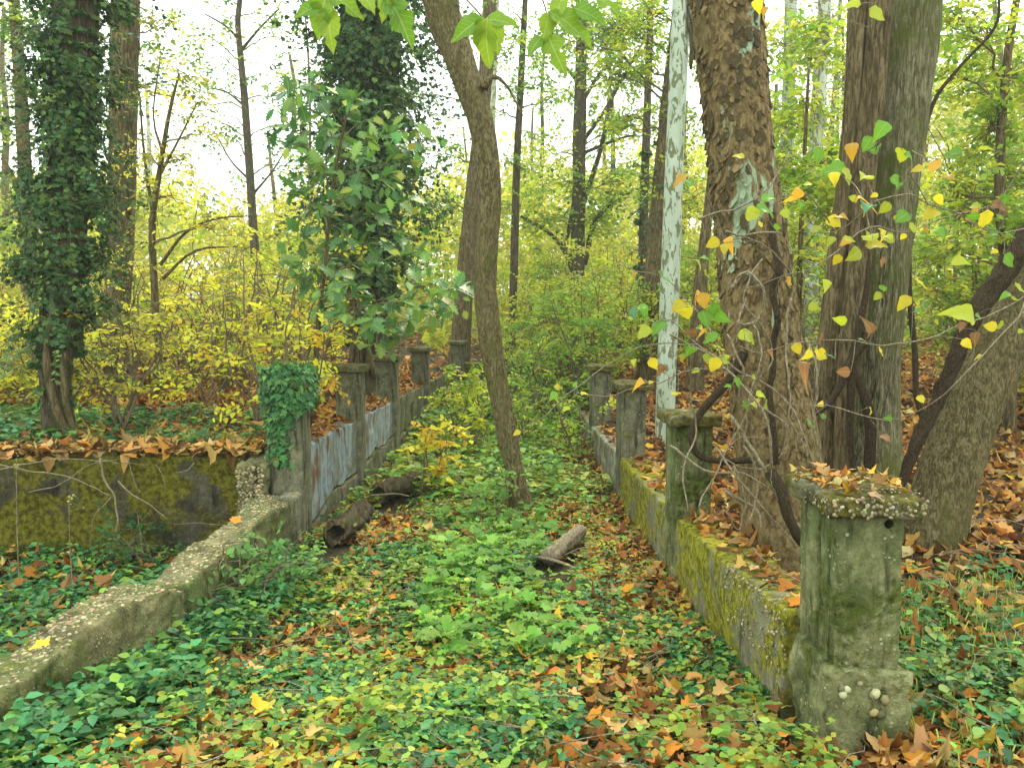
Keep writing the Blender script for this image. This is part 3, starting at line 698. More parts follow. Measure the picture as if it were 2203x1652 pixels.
# T1: ivy tree on the left
t1, q1 = tree('straight tree thickly wrapped in dark green ivy behind the long mossy wall', [(128, 935, 58), (120, 800, 62), (135, 600, 75), (150, 300, 80), (165, 0, 85)], 7.5, MB_dark, 9, 24, .1, .12, .1, 1, name='ivy_covered_tree')
limb(t1, [(150, 945, 20, 7.35), (112, 850, 18, 7.3), (100, 760, 16, 7.3), (115, 650, 14, 7.3)], 7.3, MB_brown, 'vine_stem')
limb(t1, [(165, 945, 14, 7.4), (140, 860, 13, 7.3), (135, 760, 12, 7.3)], 7.3, MB_brown, 'vine_stem')
ivy_on(t1, q1, 1.25, 6.5, 20000, .28, .055, DGR, 420, .5, 3)
ivy_on(t1, q1, .75, 1.5, 500, .06, .06, DGR, 10, .25, 4, 'ivy_lower')
# T4: big ivy tree in the middle with its bare vine stems at the foot
t4, q4 = tree('massive ivy covered tree with bare braided vine stems at its foot behind the blue wall', [(795, 800, 90), (790, 700, 80), (790, 500, 85), (795, 250, 90), (800, 0, 95)], 11, MB_dark, 11, 28, .12, .15, .12, 2, name='ivy_covered_tree')
for k, (dx, w0) in enumerate([(-32, 13), (-22, 10), (-10, 12), (4, 9), (18, 12), (30, 9)]):
    limb(t4, [(785 + dx * 1.25, 812, w0, 10.72), (782 + dx * .7 + 6 * (k % 2), 745, w0, 10.72), (780 + dx + 5, 690, w0, 10.74), (775 + dx * .8, 620, w0 * .8, 10.74)], 10.7, MB_brown, 'vine_stem', seed=k)
ivy_on(t4, q4, 2.0, 8.5, 26000, .66, .08, DGR, 500, .8, 5)
ivy_on(t4, q4, 1.2, 2.3, 1500, .12, .08, DGR, 20, .3, 6, 'ivy_lower')
# T2 brown trunk
t2, q2 = tree('tall brown trunk rising from the yellow shrubs beside the ivy tree', [(245, 735, 60), (255, 600, 54), (262, 400, 56), (268, 150, 56), (270, 0, 56)], 11.5, MB_brown, 11, 24, .1, .08, .06, 3)
limb(t2, [(278, 470, 10, 11.3), (272, 400, 12, 11.2), (285, 330, 9, 11.3), (268, 240, 8, 11.2)], 11.2, MB_dark, 'vine_stem')
crown(t2, q2, [pb(330, 60, 12, 60, 40), pb(215, 90, 12, 60, 40), pb(320, 180, 12, 50, 30), pb(210, 250, 11.5, 45, 26)], .075, GRN + OLI, 7, tl=.4)
# T0 far left
t0, q0 = tree('slim grey trunk at the left edge behind the ivy tree', [(66, 800, 30), (58, 500, 28), (48, 250, 26), (30, 0, 22)], 13, MB_grey, 12, 14, .15, seed=4)
limb(t0, [(58, 480, 16, 13), (35, 400, 12, 13), (5, 340, 9, 13)], 13, MB_grey)
crown(t0, q0, [pb(20, 60, 13, 60, 40), pb(60, 170, 13, 60, 40), pb(10, 260, 13, 50, 30), pb(90, 60, 13, 60, 40), pb(40, 420, 12, 60, 40)], .085, GRN, 7)
# T3 thin dark tree against the sky
t3, q3 = tree('thin dark leaning tree standing alone against the white sky', [(562, 640, 22), (550, 560, 20), (538, 380, 17), (525, 200, 15), (512, 60, 12), (516, 0, 11)], 20, MB_dark, 12, 12, .2, seed=5)
for a in ([(520, 95, 7), (490, 60, 5), (440, 30, 3)], [(518, 110, 7), (560, 60, 5), (600, 20, 3)], [(528, 230, 6), (490, 200, 4), (455, 190, 3)], [(540, 390, 6), (500, 350, 4), (470, 300, 3)], [(543, 420, 6), (585, 370, 4), (610, 330, 3)]):
    limb(t3, [(x, y, w_, 20) for x, y, w_ in a], 20, MB_dark, ns=5)
crown(t3, q3, [pb(450, 130, 20, 70, 26), pb(570, 160, 20, 60, 22), pb(480, 250, 20, 60, 16), pb(400, 80, 20, 60, 24), pb(350, 160, 20, 60, 20), pb(410, 240, 20, 50, 16), pb(620, 180, 20, 50, 16), pb(630, 330, 20, 50, 26), pb(470, 30, 20, 60, 34), pb(560, 30, 20, 55, 30), pb(600, 80, 20, 40, 14), pb(460, 190, 20, 45, 12), pb(590, 270, 20, 40, 14), pb(450, 300, 20, 40, 8), pb(500, 420, 20, 40, 10)], .11, GRN, 6, tl=.6)
# small multi stem trees left
t3b, q3b = tree('slender forked young tree with thin upswept branches among yellow shrubs', [(340, 760, 16), (332, 620, 15), (328, 480, 14), (345, 360, 11), (365, 240, 8), (385, 160, 5)], 10.5, MB_brown, None, 10, .12, seed=6)
for a in ([(330, 470, 9), (310, 330, 6), (300, 200, 4)], [(340, 385, 7), (385, 300, 5), (425, 220, 3)], [(350, 330, 6), (330, 250, 4), (345, 120, 3)], [(345, 570, 8), (400, 500, 6), (470, 470, 4), (560, 465, 2)], [(350, 600, 8), (420, 540, 5), (520, 530, 3)]):
    limb(t3b, [(x, y, w_, 10.5) for x, y, w_ in a], 10.5, MB_brown, ns=6)
crown(t3b, q3b, [pb(390, 170, 10.5, 60, 34), pb(330, 200, 10.5, 45, 26), pb(420, 280, 10.5, 50, 22), pb(300, 330, 10.5, 50, 30), pb(370, 420, 10.5, 60, 50), pb(450, 480, 10.5, 50, 26), pb(400, 340, 10.5, 50, 18)], .06, OLI + YEL[:2], 7, tl=.35)
# T5 the curved tree in the path
t5, q5 = tree('curved tree growing in the middle of the leafy path', [(1130, 1118, 61, 7.3), (1112, 1040, 40, 7.3), (1092, 940, 43, 7.3), (1070, 820, 46, 7.3), (1052, 720, 48, 7.3), (1043, 620, 46, 7.3), (1049, 500, 48, 7.3), (1053, 400, 50, 7.3), (1042, 300, 53, 7.3), (1018, 210, 57, 7.3), (985, 120, 63, 7.3), (955, 40, 70, 7.3), (938, -30, 72, 7.3)], 7.3, MB_grey, 7.5, 44, .03, .13, .09, 7)
limb(t5, [(1040, 190, 20, 7.2), (1060, 165, 12, 7.2), (1090, 185, 6, 7.2), (1125, 250, 3, 7.2)], 7.2, MB_grey, 'dead_branch', 8, .05)
# T6 straight one behind it
t6, q6 = tree('straight brown trunk standing close behind the curved tree', [(985, 800, 46), (998, 640, 40), (1015, 450, 36), (1030, 320, 33), (1045, 150, 30), (1055, -20, 28)], 16, MB_brown, 11, 18, .12, .07, .05, 8)
# T7 pale trunk
crown(t6, q6, [pb(980, 60, 16, 60, 40), pb(920, 200, 16, 55, 24), pb(960, 330, 16, 50, 24), pb(1090, 120, 16, 60, 36), pb(950, 430, 16, 60, 36)], .09, GRN, 7, tl=.45)
t7, q7 = tree('pale whitish trunk showing above the curved tree', [(1050, 620, 26), (1052, 300, 26), (1058, 100, 25), (1062, 0, 24)], 24, MB_pale, 16, 12, .3, seed=9)
# T8
t8, q8 = tree('slim leafy trunk to the side of the curved tree, clothed in small leaves', [(1100, 775, 17), (1106, 560, 17), (1112, 350, 15), (1122, 150, 14), (1130, 0, 11)], 17, MB_dark, 11, 10, .2, seed=10)
crown(t8, q8, [pb(1110, 200, 17, 35, 30), pb(1115, 350, 17, 30, 26), pb(1150, 120, 17, 60, 22), pb(1060, 230, 17, 50, 14), pb(1115, 450, 17, 28, 20), pb(1190, 210, 17, 50, 16), pb(1100, 30, 17, 50, 30)], .09, GRN, 7, tl=.45)
# T9 with forks
t9, q9 = tree('spreading tree with several dark limbs forking low above the bushes', [(1240, 640, 34), (1242, 560, 32), (1245, 400, 28), (1248, 220, 26), (1252, 60, 22), (1250, -20, 20)], 19, MB_dark, 12, 14, .2, seed=11)
for a in ([(1236, 590, 14), (1215, 540, 12), (1180, 500, 9), (1120, 465, 6)], [(1235, 575, 14), (1250, 460, 12), (1290, 330, 10), (1310, 240, 8), (1330, 170, 6)], [(1258, 570, 12), (1280, 480, 11), (1330, 425, 8), (1375, 410, 5)], [(1250, 310, 10), (1300, 240, 8), (1345, 160, 6), (1390, 80, 4)], [(1248, 230, 9), (1290, 160, 7), (1340, 110, 5)], [(1255, 330, 8), (1330, 300, 6), (1370, 290, 4)], [(1245, 180, 8), (1200, 120, 6), (1170, 50, 4)], [(1215, 545, 9), (1235, 430, 8), (1245, 380, 6)]):
    limb(t9, [(x, y, w_, 19) for x, y, w_ in a], 19, MB_dark, ns=7)
crown(t9, q9, [pb(1290, 60, 19, 70, 136), pb(1370, 50, 19, 60, 136), pb(1230, 40, 19, 55, 85), pb(1340, 150, 19, 60, 91), pb(1300, 260, 19, 60, 57), pb(1190, 200, 19, 50, 34), pb(1380, 250, 19, 45, 57), pb(1200, 380, 19, 60, 51), pb(1340, 380, 19, 60, 78), pb(1290, 470, 19, 60, 85), pb(1180, 470, 19, 55, 78), pb(1160, 300, 19, 45, 23)]  , .11, YGR + GRN, 7, tl=.6)
t11, q11 = tree('narrow dark trunk hung with small ivy leaves just left of the leaning dark tree', [(1382, 620, 20), (1385, 450, 19), (1392, 250, 16), (1400, 0, 14)], 16, MB_dark, 12, 10, .2, seed=12)
ivy_on(t11, q11, 1.8, 4.6, 900, .08, .07, DGR, 14, .3, 7)
t12, q12 = tree('dark brown leaning trunk right behind the white tree', [(1402, 700, 50), (1412, 560, 46), (1425, 400, 42), (1442, 230, 40), (1462, 60, 38), (1475, -30, 36)], 13, MB_brown, 11, 22, .12, .1, .08, 13)
ivy_on(t12, q12, 1.5, 4.5, 600, .07, .06, DGR, 10, .3, 8)
crown(t12, q12, [pb(1330, 60, 13, 70, 70), pb(1300, 150, 13, 60, 46), pb(1230, 90, 13, 60, 40), pb(1400, 30, 13, 70, 70), pb(1380, 140, 13, 60, 50), pb(1350, 250, 13, 60, 34), pb(1500, 250, 13, 50, 36), pb(1390, 380, 13, 50, 36), pb(1500, 420, 13, 45, 36)], .08, YGR + GRN, 7)
# T13 white sycamore
t13, q13 = tree('slender white barked tree speckled with grey green flakes', [(1432, 1000, 46, 8.8), (1432, 860, 42, 8.8), (1438, 700, 41, 8.8), (1446, 480, 40, 8.8), (1455, 250, 38, 8.8), (1466, 0, 37, 8.8)], 8.8, MB_white, 9, 32, .08, .07, .0, 14)
limb(t13, [(1486, 150, 6, 8.7), (1489, 90, 12, 8.7), (1484, 20, 14, 8.7), (1484, -30, 12, 8.7)], 8.7, MB_dark, 'loose_bark', seed=3)
# T14 flaky sycamore
t14, q14 = tree('thick flaking trunk with pale green patches and vines rising behind the mossy wall', [(1700, 1235, 215, 4.75), (1690, 1120, 190, 4.75), (1672, 960, 178, 4.75), (1650, 800, 165, 4.75), (1630, 640, 155, 4.75), (1612, 480, 143, 4.75), (1592, 320, 136, 4.75), (1575, 150, 140, 4.75), (1562, 0, 148, 4.75), (1550, -80, 150, 4.75)], 4.75, MB_syc, 7, 72, .03, .05, .03, 15)
# bark flakes as single plates
fl_mesh = []
for s_ in range(5):
    a = np.linspace(0, 2 * np.pi, 9)[:-1] + RNG.uniform(-.2, .2, 8); r_ = RNG.uniform(.6, 1.05, 8)
    Vv = np.array([(0, 0, .25)] + [(math.cos(x) * y * .7, math.sin(x) * y, .10 + .35 * max(0, -math.sin(x)) * RNG.uniform(.5, 1)) for x, y in zip(a, r_)] + [(math.cos(x) * y * .66, math.sin(x) * y * .95, -.25) for x, y in zip(a, r_)])
    Ff = [np.array([(0, 1 + k, 1 + (k + 1) % 8) for k in range(8)]), np.array([(1 + k, 9 + k, 9 + (k + 1) % 8, 1 + (k + 1) % 8) for k in range(8)])]
    fl_mesh.append(mesh_of('bark_flake', Vv, Ff, MB_syc))
zz = RNG.uniform(1.7, 4.6, 285)
for z in zz:
    s = q14[np.argmin(np.abs(q14[:, 2] - z))]; th = RNG.uniform(R(150), R(390))   # faces the open side of the tree
    out = Vector((math.cos(th), math.sin(th), 0)); o = obj('bark_flake', fl_mesh[RNG.integers(5)], t14)
    sc = RNG.uniform(.022, .046); zax = out; xax = Vector((0, 0, 1)).cross(zax); yax = zax.cross(xax)
    rm = Matrix((xax, yax, zax)).transposed() @ Matrix.Rotation(RNG.uniform(-.5, .5), 3, 'Z') @ Matrix.Rotation(RNG.uniform(-.1, .25), 3, 'X')
    p_ = Vector((s[0], s[1], z)) + out * (s[3] + .002) - t14.location
    o.matrix_local = Matrix.Translation(p_) @ rm.to_4x4() @ Matrix.Diagonal((sc, sc * 1.15, sc * .75, 1))
B = Bag(); base_v = np.array([v.co[:] for v in fl_mesh[0].vertices]); ft_ = [np.array([(0, 1 + k, 1 + (k + 1) % 8) for k in range(8)]), np.array([(1 + k, 9 + k, 9 + (k + 1) % 8, 1 + (k + 1) % 8) for k in range(8)])]
for e in range(1500):
    z = RNG.uniform(.6, 5.2); s = q14[np.argmin(np.abs(q14[:, 2] - z))]; th = RNG.uniform(0, 6.28); o_ = np.array((math.cos(th), math.sin(th), 0)); xa = np.array((-math.sin(th), math.cos(th), 0)); ya = np.array((0, 0, 1.0)); sc = RNG.uniform(.015, .042); tl_ = RNG.uniform(-.1, .4); an = RNG.uniform(-.5, .5)
    bx = base_v * np.array((sc * RNG.uniform(.7, 1.2), sc * RNG.uniform(.9, 1.5), sc * .6)); x2 = bx[:, 0] * math.cos(an) - bx[:, 1] * math.sin(an); y2 = bx[:, 0] * math.sin(an) + bx[:, 1] * math.cos(an)
    B.add(np.array((s[0], s[1], z)) + o_ * (s[3] * 1.0) + x2[:, None] * xa + y2[:, None] * ya + (bx[:, 2] - y2 * tl_)[:, None] * o_, ft_)
V_, F_ = B.get(); part('small_bark_flakes', V_, F_, MB_syc, t14, False, kind='stuff')
# T15 multi stem
t15, q15 = tree('broad pale mossy trunk with twin stems behind the first pillar', [(1862, 1040, 150), (1872, 900, 118), (1885, 700, 112), (1905, 480, 112), (1930, 250, 118), (1955, 60, 120), (1968, -60, 116)], 6.3, MB_multi, 8, 56, .04, .09, .06, 16)
for k, a in enumerate([[(1775, 1040, 60, 6.1), (1778, 860, 56, 6.1), (1800, 640, 58, 6.1), (1830, 400, 60, 6.1), (1850, 180, 62, 6.1), (1858, -40, 60, 6.1)], [(1812, 1030, 40, 5.95), (1822, 800, 40, 5.95), (1845, 560, 42, 5.95), (1868, 300, 44, 5.95), (1888, 100, 46, 5.95), (1895, -40, 44, 5.95)]]):
    limb(t15, a, 6, MB_brown if k == 0 else MB_brown, 'stem', 30, .05, .1, 17 + k)
for k, a in enumerate([[(1835, 1030, 10), (1828, 900, 16), (1838, 760, 20), (1862, 640, 14), (1870, 560, 10)], [(1868, 1030, 22), (1872, 920, 26), (1855, 840, 22), (1832, 800, 12)], [(1868, 720, 26), (1830, 780, 22), (1790, 860, 14), (1740, 900, 10)],
                       [(1852, 30, 16), (1842, 180, 16), (1826, 330, 13), (1815, 480, 12), (1800, 620, 14)], [(1890, 20, 12), (1880, 300, 12), (1870, 560, 10), (1860, 700, 8)]]):
    limb(t15, [(x, y, w_, 5.72) for x, y, w_ in a], 5.72, MB_hairy if k < 3 else MB_brown, 'vine_stem', 8, .05, .25, 30 + k)
# T16 leaning tree at right with hairy vine
t16, q16 = tree('thick leaning trunk with a dark hairy vine along its upper side', [(1985, 1230, 140, 5.1), (2010, 1130, 131, 5.1), (2060, 960, 122, 5.1), (2125, 800, 118, 5.1), (2208, 650, 122, 5.1), (2318, 470, 122, 5.1), (2390, 230, 118, 5.1)], 5.1, MB_grey, 5.5, 48, .04, .07, .06, 21)
w_, r_ = trunk_pts([(1935, 1055, 16, 4.86), (1965, 970, 26, 4.86), (2010, 880, 30, 4.86), (2060, 760, 34, 4.86), (2095, 680, 36, 4.86), (2160, 590, 44, 4.86), (2250, 450, 44, 4.86)], 4.86, False)
trunk(t16, w_, r_, MB_hairy, 20, .02, .35, .4, 22, 30, 'hairy_vine')
# T17 background pale trunks on the right
for k, (lab, pts_, Y_) in enumerate([('pale peeling trunk seen through the leaves right of the flaking tree', [(1688, 700, 30), (1690, 400, 28), (1698, 150, 26), (1702, 0, 24)], 13), ('second pale trunk with brown lower bark beside the twin stemmed tree', [(1740, 760, 34), (1752, 400, 30), (1765, 150, 28), (1775, 0, 27)], 12)]):
    t, q = tree(lab, pts_, Y_, MB_pale, 10, 16, .15, seed=23 + k)
    crown(t, q, [pb(1690, 100, Y_, 60, 50), pb(1745, 60, Y_, 60, 50), pb(1690, 260, Y_, 60, 40), pb(1760, 250, Y_, 45, 30), pb(1700, 420, Y_, 50, 44), pb(1745, 500, Y_, 50, 40)], .085, YGR, 7)
# T18 vine stem and small trunks at right
for k, (lab, cat_, pts_, Y_) in enumerate([('dark twisting bare vine stem between the twin stemmed tree and the leaning trunk', 'vine', [(1992, 925, 15), (1972, 850, 13), (1968, 760, 13), (1958, 650, 12), (1955, 560, 12), (1962, 400, 10), (2005, 230, 9), (2060, 150, 7), (2140, 60, 6), (2150, -20, 5)], 7),
    ('thin short sapling trunk on the leaf litter slope', 'sapling', [(2132, 1150, 28), (2118, 1050, 22), (2110, 960, 20), (2120, 860, 16), (2135, 780, 12)], 7), ('dead stick standing in the litter under the leaning trunk', 'stick', [(2085, 1240, 14), (2082, 1180, 13), (2080, 1130, 10)], 5.5)]):
    w_, r_ = trunk_pts(pts_, Y_, True, None); t = empty(['hanging_vine', 'sapling', 'stick'][k], w_[1], lab, cat_)
    o, q = trunk(t, w_, r_, [MB_hairy, MB_grey, MB_brown][k], 10, .05, .12, 0, 26 + k)
# shed dark stem at (1515,430-600)
t, q = tree('dark narrow trunk between the white tree and the flaking tree', [(1500, 720, 34), (1512, 560, 26), (1525, 440, 20), (1540, 300, 18), (1560, 100, 16)], 12, MB_brown, 9, 12, .15, seed=29)

LM = [(-999, 0, 'past the ivy trunk at the edge'), (0, 110, 'behind the foot of the ivy clad trunk'), (110, 230, 'between ivy clad and tall brown trunks'), (230, 310, 'around the tall brown trunk'), (310, 400, 'under the slender forked tree'), (400, 500, 'in the gap of open sky'), (500, 580, 'below the thin leaning tree'), (580, 660, 'behind the ivy wrapped corner pillar'), (660, 760, 'beside the oak sapling'), (760, 900, 'behind the massive ivy covered tree'), (900, 1010, 'behind the farthest capped pillars'), (1010, 1100, 'behind the curved tree'), (1100, 1170, 'beyond the far low wall'), (1170, 1260, 'under the spreading forked tree'), (1260, 1340, 'beyond the narrow pillars'), (1340, 1400, 'by the ivy hung narrow trunk'), (1400, 1480, 'behind the white speckled tree'), (1480, 1620, 'behind the flaking trunk'), (1620, 1720, 'between flaking and pale trunks'), (1720, 1800, 'by the pale peeling trunks'), (1800, 1960, 'behind the twin stemmed trunk'), (1960, 2060, 'beside the dark hanging vine'), (2060, 2203, 'behind the leaning trunk'), (2203, 9999, 'past the leaning trunk at the edge')]
def near_what(px, Y_):
    w_ = [l for a, b, l in LM if a <= px < b][0]; d = ['close ', 'second row, ', 'third row, ', 'far back, ', 'very far back, ', 'farthest back, '][int(np.clip((Y_ - 7.5) / 3.2, 0, 5))]; return d + w_
# haze: one closed box of pale air
hb = [(-320, -32, -1.6), (330, -32, -1.6), (330, 420, -1.6), (-320, 420, -1.6), (-320, -32, 22), (330, -32, 22), (330, 420, 22), (-320, 420, 22)]
hz = mesh_of('haze', hb, [np.array([(3, 2, 1, 0), (4, 5, 6, 7), (0, 1, 5, 4), (1, 2, 6, 5), (2, 3, 7, 6), (3, 0, 4, 7)])], None)
m, t, out = mat('haze_air'); pv = t.nodes.new('ShaderNodeVolumePrincipled'); pv.inputs['Color'].default_value = (.93, .98, .93, 1); pv.inputs['Density'].default_value = HAZE; pv.inputs['Anisotropy'].default_value = .3
t.links.new(pv.outputs[0], out.inputs['Volume']); hz.materials.append(m)
if HAZE > 0: meta(obj('haze', hz), kind='stuff', label='thin pale autumn haze')
# ------------------------------------------------------------------ far wood: trees, then one mass of foliage
rs = np.random.default_rng(11)
k = 0
while k < 40:
    Y_ = rs.uniform(17, 40); px = rs.uniform(-260, 2460)
    if 380 < px < 660 and rs.uniform() < .85: continue
    if 820 < px < 1460 and Y_ < 27: continue
    x = (px - 1065) / F * Y_; z = h1(x, Y_); hgt = rs.uniform(8, 13); r0 = rs.uniform(.06, .17); lean = rs.normal() * .06
    kk = np.arange(7) / 6
    w_ = np.stack([x + lean * hgt * kk + np.cumsum(rs.normal(size=7)) * .07, Y_ + np.cumsum(rs.normal(size=7)) * .05, z - .1 + hgt * kk], 1)
    bi = rs.choice(4, p=[.35, .35, .2, .1]); t = empty('woodland_tree', (x, Y_, z), '%s %s trunk %s' % ('thick' if r0 > .12 else ('slender' if r0 > .085 else 'thin'), ['brown', 'dark', 'grey', 'pale'][bi], near_what(px, (Y_ - 17) / 23 * 19 + 7.5)), 'tree', 'slender trees deep in the wood')
    o, q = trunk(t, w_, r0 * (1 - .7 * kk) + .01, [MB_brown, MB_dark, MB_grey, MB_pale][bi], 9, .4, .08, 0, 50 + k)
    right = px > 1500; nb = 14 if right else 7
    bl = []
    for e in range(nb):
        zz = z + hgt * rs.uniform(.15, 1.0) ** (1.0 if right else .7); u = (zz - z) / hgt; rr_ = rs.uniform(.6, 2.0) * (1.15 - u); th = rs.uniform(0, 6.28)
        bl.append((x + lean * hgt * u + math.cos(th) * rr_, Y_ + math.sin(th) * rr_, zz, .6, 15 if right else 9))
    crown(t, q, bl, .12, [YGR, GRN, YGR, OLI, YEL][rs.choice(5, p=[.35, .2, .15, .15, .15])], 6, tl=.6)
    k += 1

def mass(name, n, centers, size, pal, wts=None, tpl=None, label=None, flat=.7, cfac=1.0):
    """leaf cloud around many clump centres (x,y,z,r)"""
    c = np.array(centers); i = RNG.integers(0, len(c), n)
    d = rdir(n) * (RNG.uniform(.35, 1, n) ** .6)[:, None] * np.array((1, 1, flat)); p = c[i, :3] + d * c[i, 3:4]
    tone = RNG.uniform(.75, 1.2, len(c))[i]
    pl = np.array(pal); ci = RNG.choice(len(pl), len(c), p=None if wts is None else np.array(wts) / sum(wts)); base = pl[ci][i]; alt = pl[RNG.choice(len(pl), n)]
    cc = (base * .65 + alt * .35) * tone[:, None] * (1 + RNG.normal(size=(n, 1)) * .18)
    V_, F_, C_ = leaves(tpl or T_far(), p, rdir(n, -.4), rdir(n, .8), size * RNG.uniform(.6, 1.3, n), np.clip(cc, .005, .9))
    o = obj(name, mesh_of(name, V_, F_, ML, False, C_)); meta(o, label, 'foliage', None, 'stuff'); return o
cs = []
for e in range(1500):
    Y_ = RNG.uniform(26, 60); px = RNG.uniform(-500, 2700); x = (px - 1065) / F * Y_
    top = np.interp(px, [-500, 350, 480, 620, 900, 1300, 1500, 1700, 2000, 2700], [430, 400, 490, 450, 390, 370, 340, 300, 160, 80]) + RNG.normal() * 22
    zt = EYE + (669 - top) / F * Y_; z0 = h1(x, Y_); cs.append((x, Y_, z0 + (zt - z0) * RNG.uniform(0, 1) ** .8, RNG.uniform(.7, 1.6)))
mass('far_wood_foliage', 130000, cs, .27, [(.50, .54, .07), (.62, .58, .08), (.38, .46, .06), (.66, .56, .09), (.48, .40, .09), (.33, .43, .05)], label='pale yellow green foliage of the far wood closing the view')

cs = []
for e in range(420):
    Y_ = RNG.uniform(17.5, 27); px = RNG.uniform(-300, 2500); x = (px - 1065) / F * Y_
    if 380 < px < 560: continue
    top = np.interp(px, [-300, 300, 620, 900, 1200, 1500, 2000, 2500], [520, 470, 500, 470, 430, 430, 300, 200]) + RNG.normal() * 45
    zt = EYE + (669 - top) / F * Y_; z0 = h1(x, Y_) + .3; cs.append((x, Y_, z0 + (zt - z0) * RNG.uniform(0, 1) ** .9, RNG.uniform(.35, .9)))
mass('mid_wood_foliage', 52000, cs, .15, [(.50, .54, .05), (.36, .45, .04), (.66, .58, .06), (.25, .36, .04), (.58, .44, .06)], label='bright yellow green thicket filling the wood behind the walls')
# ------------------------------------------------------------------ shrubs
def shrub(label, px, Y_, hgt, spread, ntw, size, pal, wts=None, group=None, k=8, tl=.38, name='shrub', nst=6, tpl=None, x=None, droop=.25):
    x = (px - 1065) / F * Y_ if x is None else x; z = h1(x, Y_); t = empty(name, (x, Y_, z), label, 'shrub', group)
    B = Bag(); st_ = []; di_ = []
    for s in range(nst):
        th = RNG.uniform(0, 6.28); e = np.array((x + math.cos(th) * spread * RNG.uniform(.3, 1), Y_ + math.sin(th) * spread * RNG.uniform(.3, 1), z + hgt * RNG.uniform(.65, 1.0)))
        ln = wander(np.array((x + RNG.normal() * .06, Y_ + RNG.normal() * .06, z - .05)), e, 8, .08, .05)
        V_, F_ = tube(ln, np.linspace(.012, .003, 8) * (1 + hgt * .25), 5); B.add(V_, F_)
        for b in range(4):
            i0 = RNG.integers(2, 8); d = RNG.normal(size=3) * np.array((1, 1, .45)); d /= np.linalg.norm(d); L = spread * RNG.uniform(.4, .9)
            sp = wander(ln[i0], ln[i0] + d * L + np.array((0, 0, .1 * L)), 5, .1); V_, F_ = tube(sp, np.linspace(.006, .002, 5), 4); B.add(V_, F_)
            for g in range(max(1, ntw // (nst * 4))):
                p0 = sp[RNG.integers(1, 5)] + RNG.normal(size=3) * .03; st_.append(p0); di_.append(d * .5 + RNG.normal(size=3) * np.array((.8, .8, .3)))
    L_, T_ = sprays(np.array(st_), np.array(di_), tl * RNG.uniform(.5, 1.2, len(st_)), k, size, pal, wts, tpl, droop)
    B.add(*T_); V_, F_ = B.get(); part('stems', V_, F_, MB_twig, t, kind='stuff'); part('foliage', L_[0], L_[1], ML, t, False, L_[2], kind='stuff')
    return t
G1 = 'yellow shrubs on the terrace'
for i_ in range(40):
    Y_ = RNG.uniform(7.9, 17); px = RNG.uniform(-150, 760)
    if 60 < px < 200 and Y_ < 8.6: px += 160
    if (px - 1065) / F * Y_ > float(XL(min(Y_, 14.5))) - .75: px = (float(XL(min(Y_, 14.5))) - .9) / Y_ * F + 1065
    top = np.interp(px, [0, 200, 330, 420, 560, 760], [700, 640, 540, 600, 520, 640]) + RNG.normal() * 40 + max(0, 10 - Y_) * 22
    hg = max(.5, EYE + (669 - top) / F * Y_ - .5); hg = min(hg, 3.4)
    yl = RNG.uniform() < .72
    shrub('%s %s shrub %s' % (['low', 'waist high', 'head high', 'tall'][int(np.clip(hg / .9, 0, 3))], 'golden yellow' if yl else 'olive yellow', near_what(px, Y_)), px, Y_, hg, .55 + hg * .18, 88 if Y_ < 12 else 74, .07 if Y_ < 12 else .09, YEL[:2] + YEL + YGR[:2] + OLI[1:2] + OLI[3:] if yl else OLI + YEL[:2], None, G1, 8, .4)
G2 = 'yellow green bushes at the end of the path'
for i_ in range(34):
    Y_ = RNG.uniform(11.5, 22); px = RNG.uniform(1060, 1560)
    if px < 1200 and Y_ < 15.4: Y_ = RNG.uniform(15.6, 22)
    if 1200 <= px < 1290 and Y_ < 12.8: Y_ += 1.5
    top = 600 + RNG.normal() * 40; hg = min(3.6, max(.8, EYE + (669 - top) / F * Y_ - .3))
    shrub('%s yellow green shrub %s' % ('low' if hg < 1.3 else ('broad' if hg < 2.2 else 'tall'), near_what(px, Y_)), px, Y_, hg, .8, 120, .085, YGR + [(.5, .46, .05)], None, G2, 8, .45)
shrub('bright green bush standing at the path end left of the narrow pillar', 1240, 12.2, 2.0, .75, 170, .075, [(.14, .30, .03), (.22, .40, .04), (.30, .42, .04)], None, None, 8, .4)
G3 = 'green yellow undergrowth on the slope by the leaning trunk'
for i_ in range(34):
    Y_ = RNG.uniform(8.5, 20); px = RNG.uniform(1680, 2500)
    hg = RNG.uniform(1.2, 4.2) * (Y_ / 14) ** .5
    shrub('%s loose green bush %s' % ('low' if hg < 1.6 else ('tall' if hg > 3 else 'middling'), near_what(px, Y_)), px, Y_, hg, 1.0, 120, .08, YGR + GRN[:2] + OLI[:2], None, G3, 8, .45)
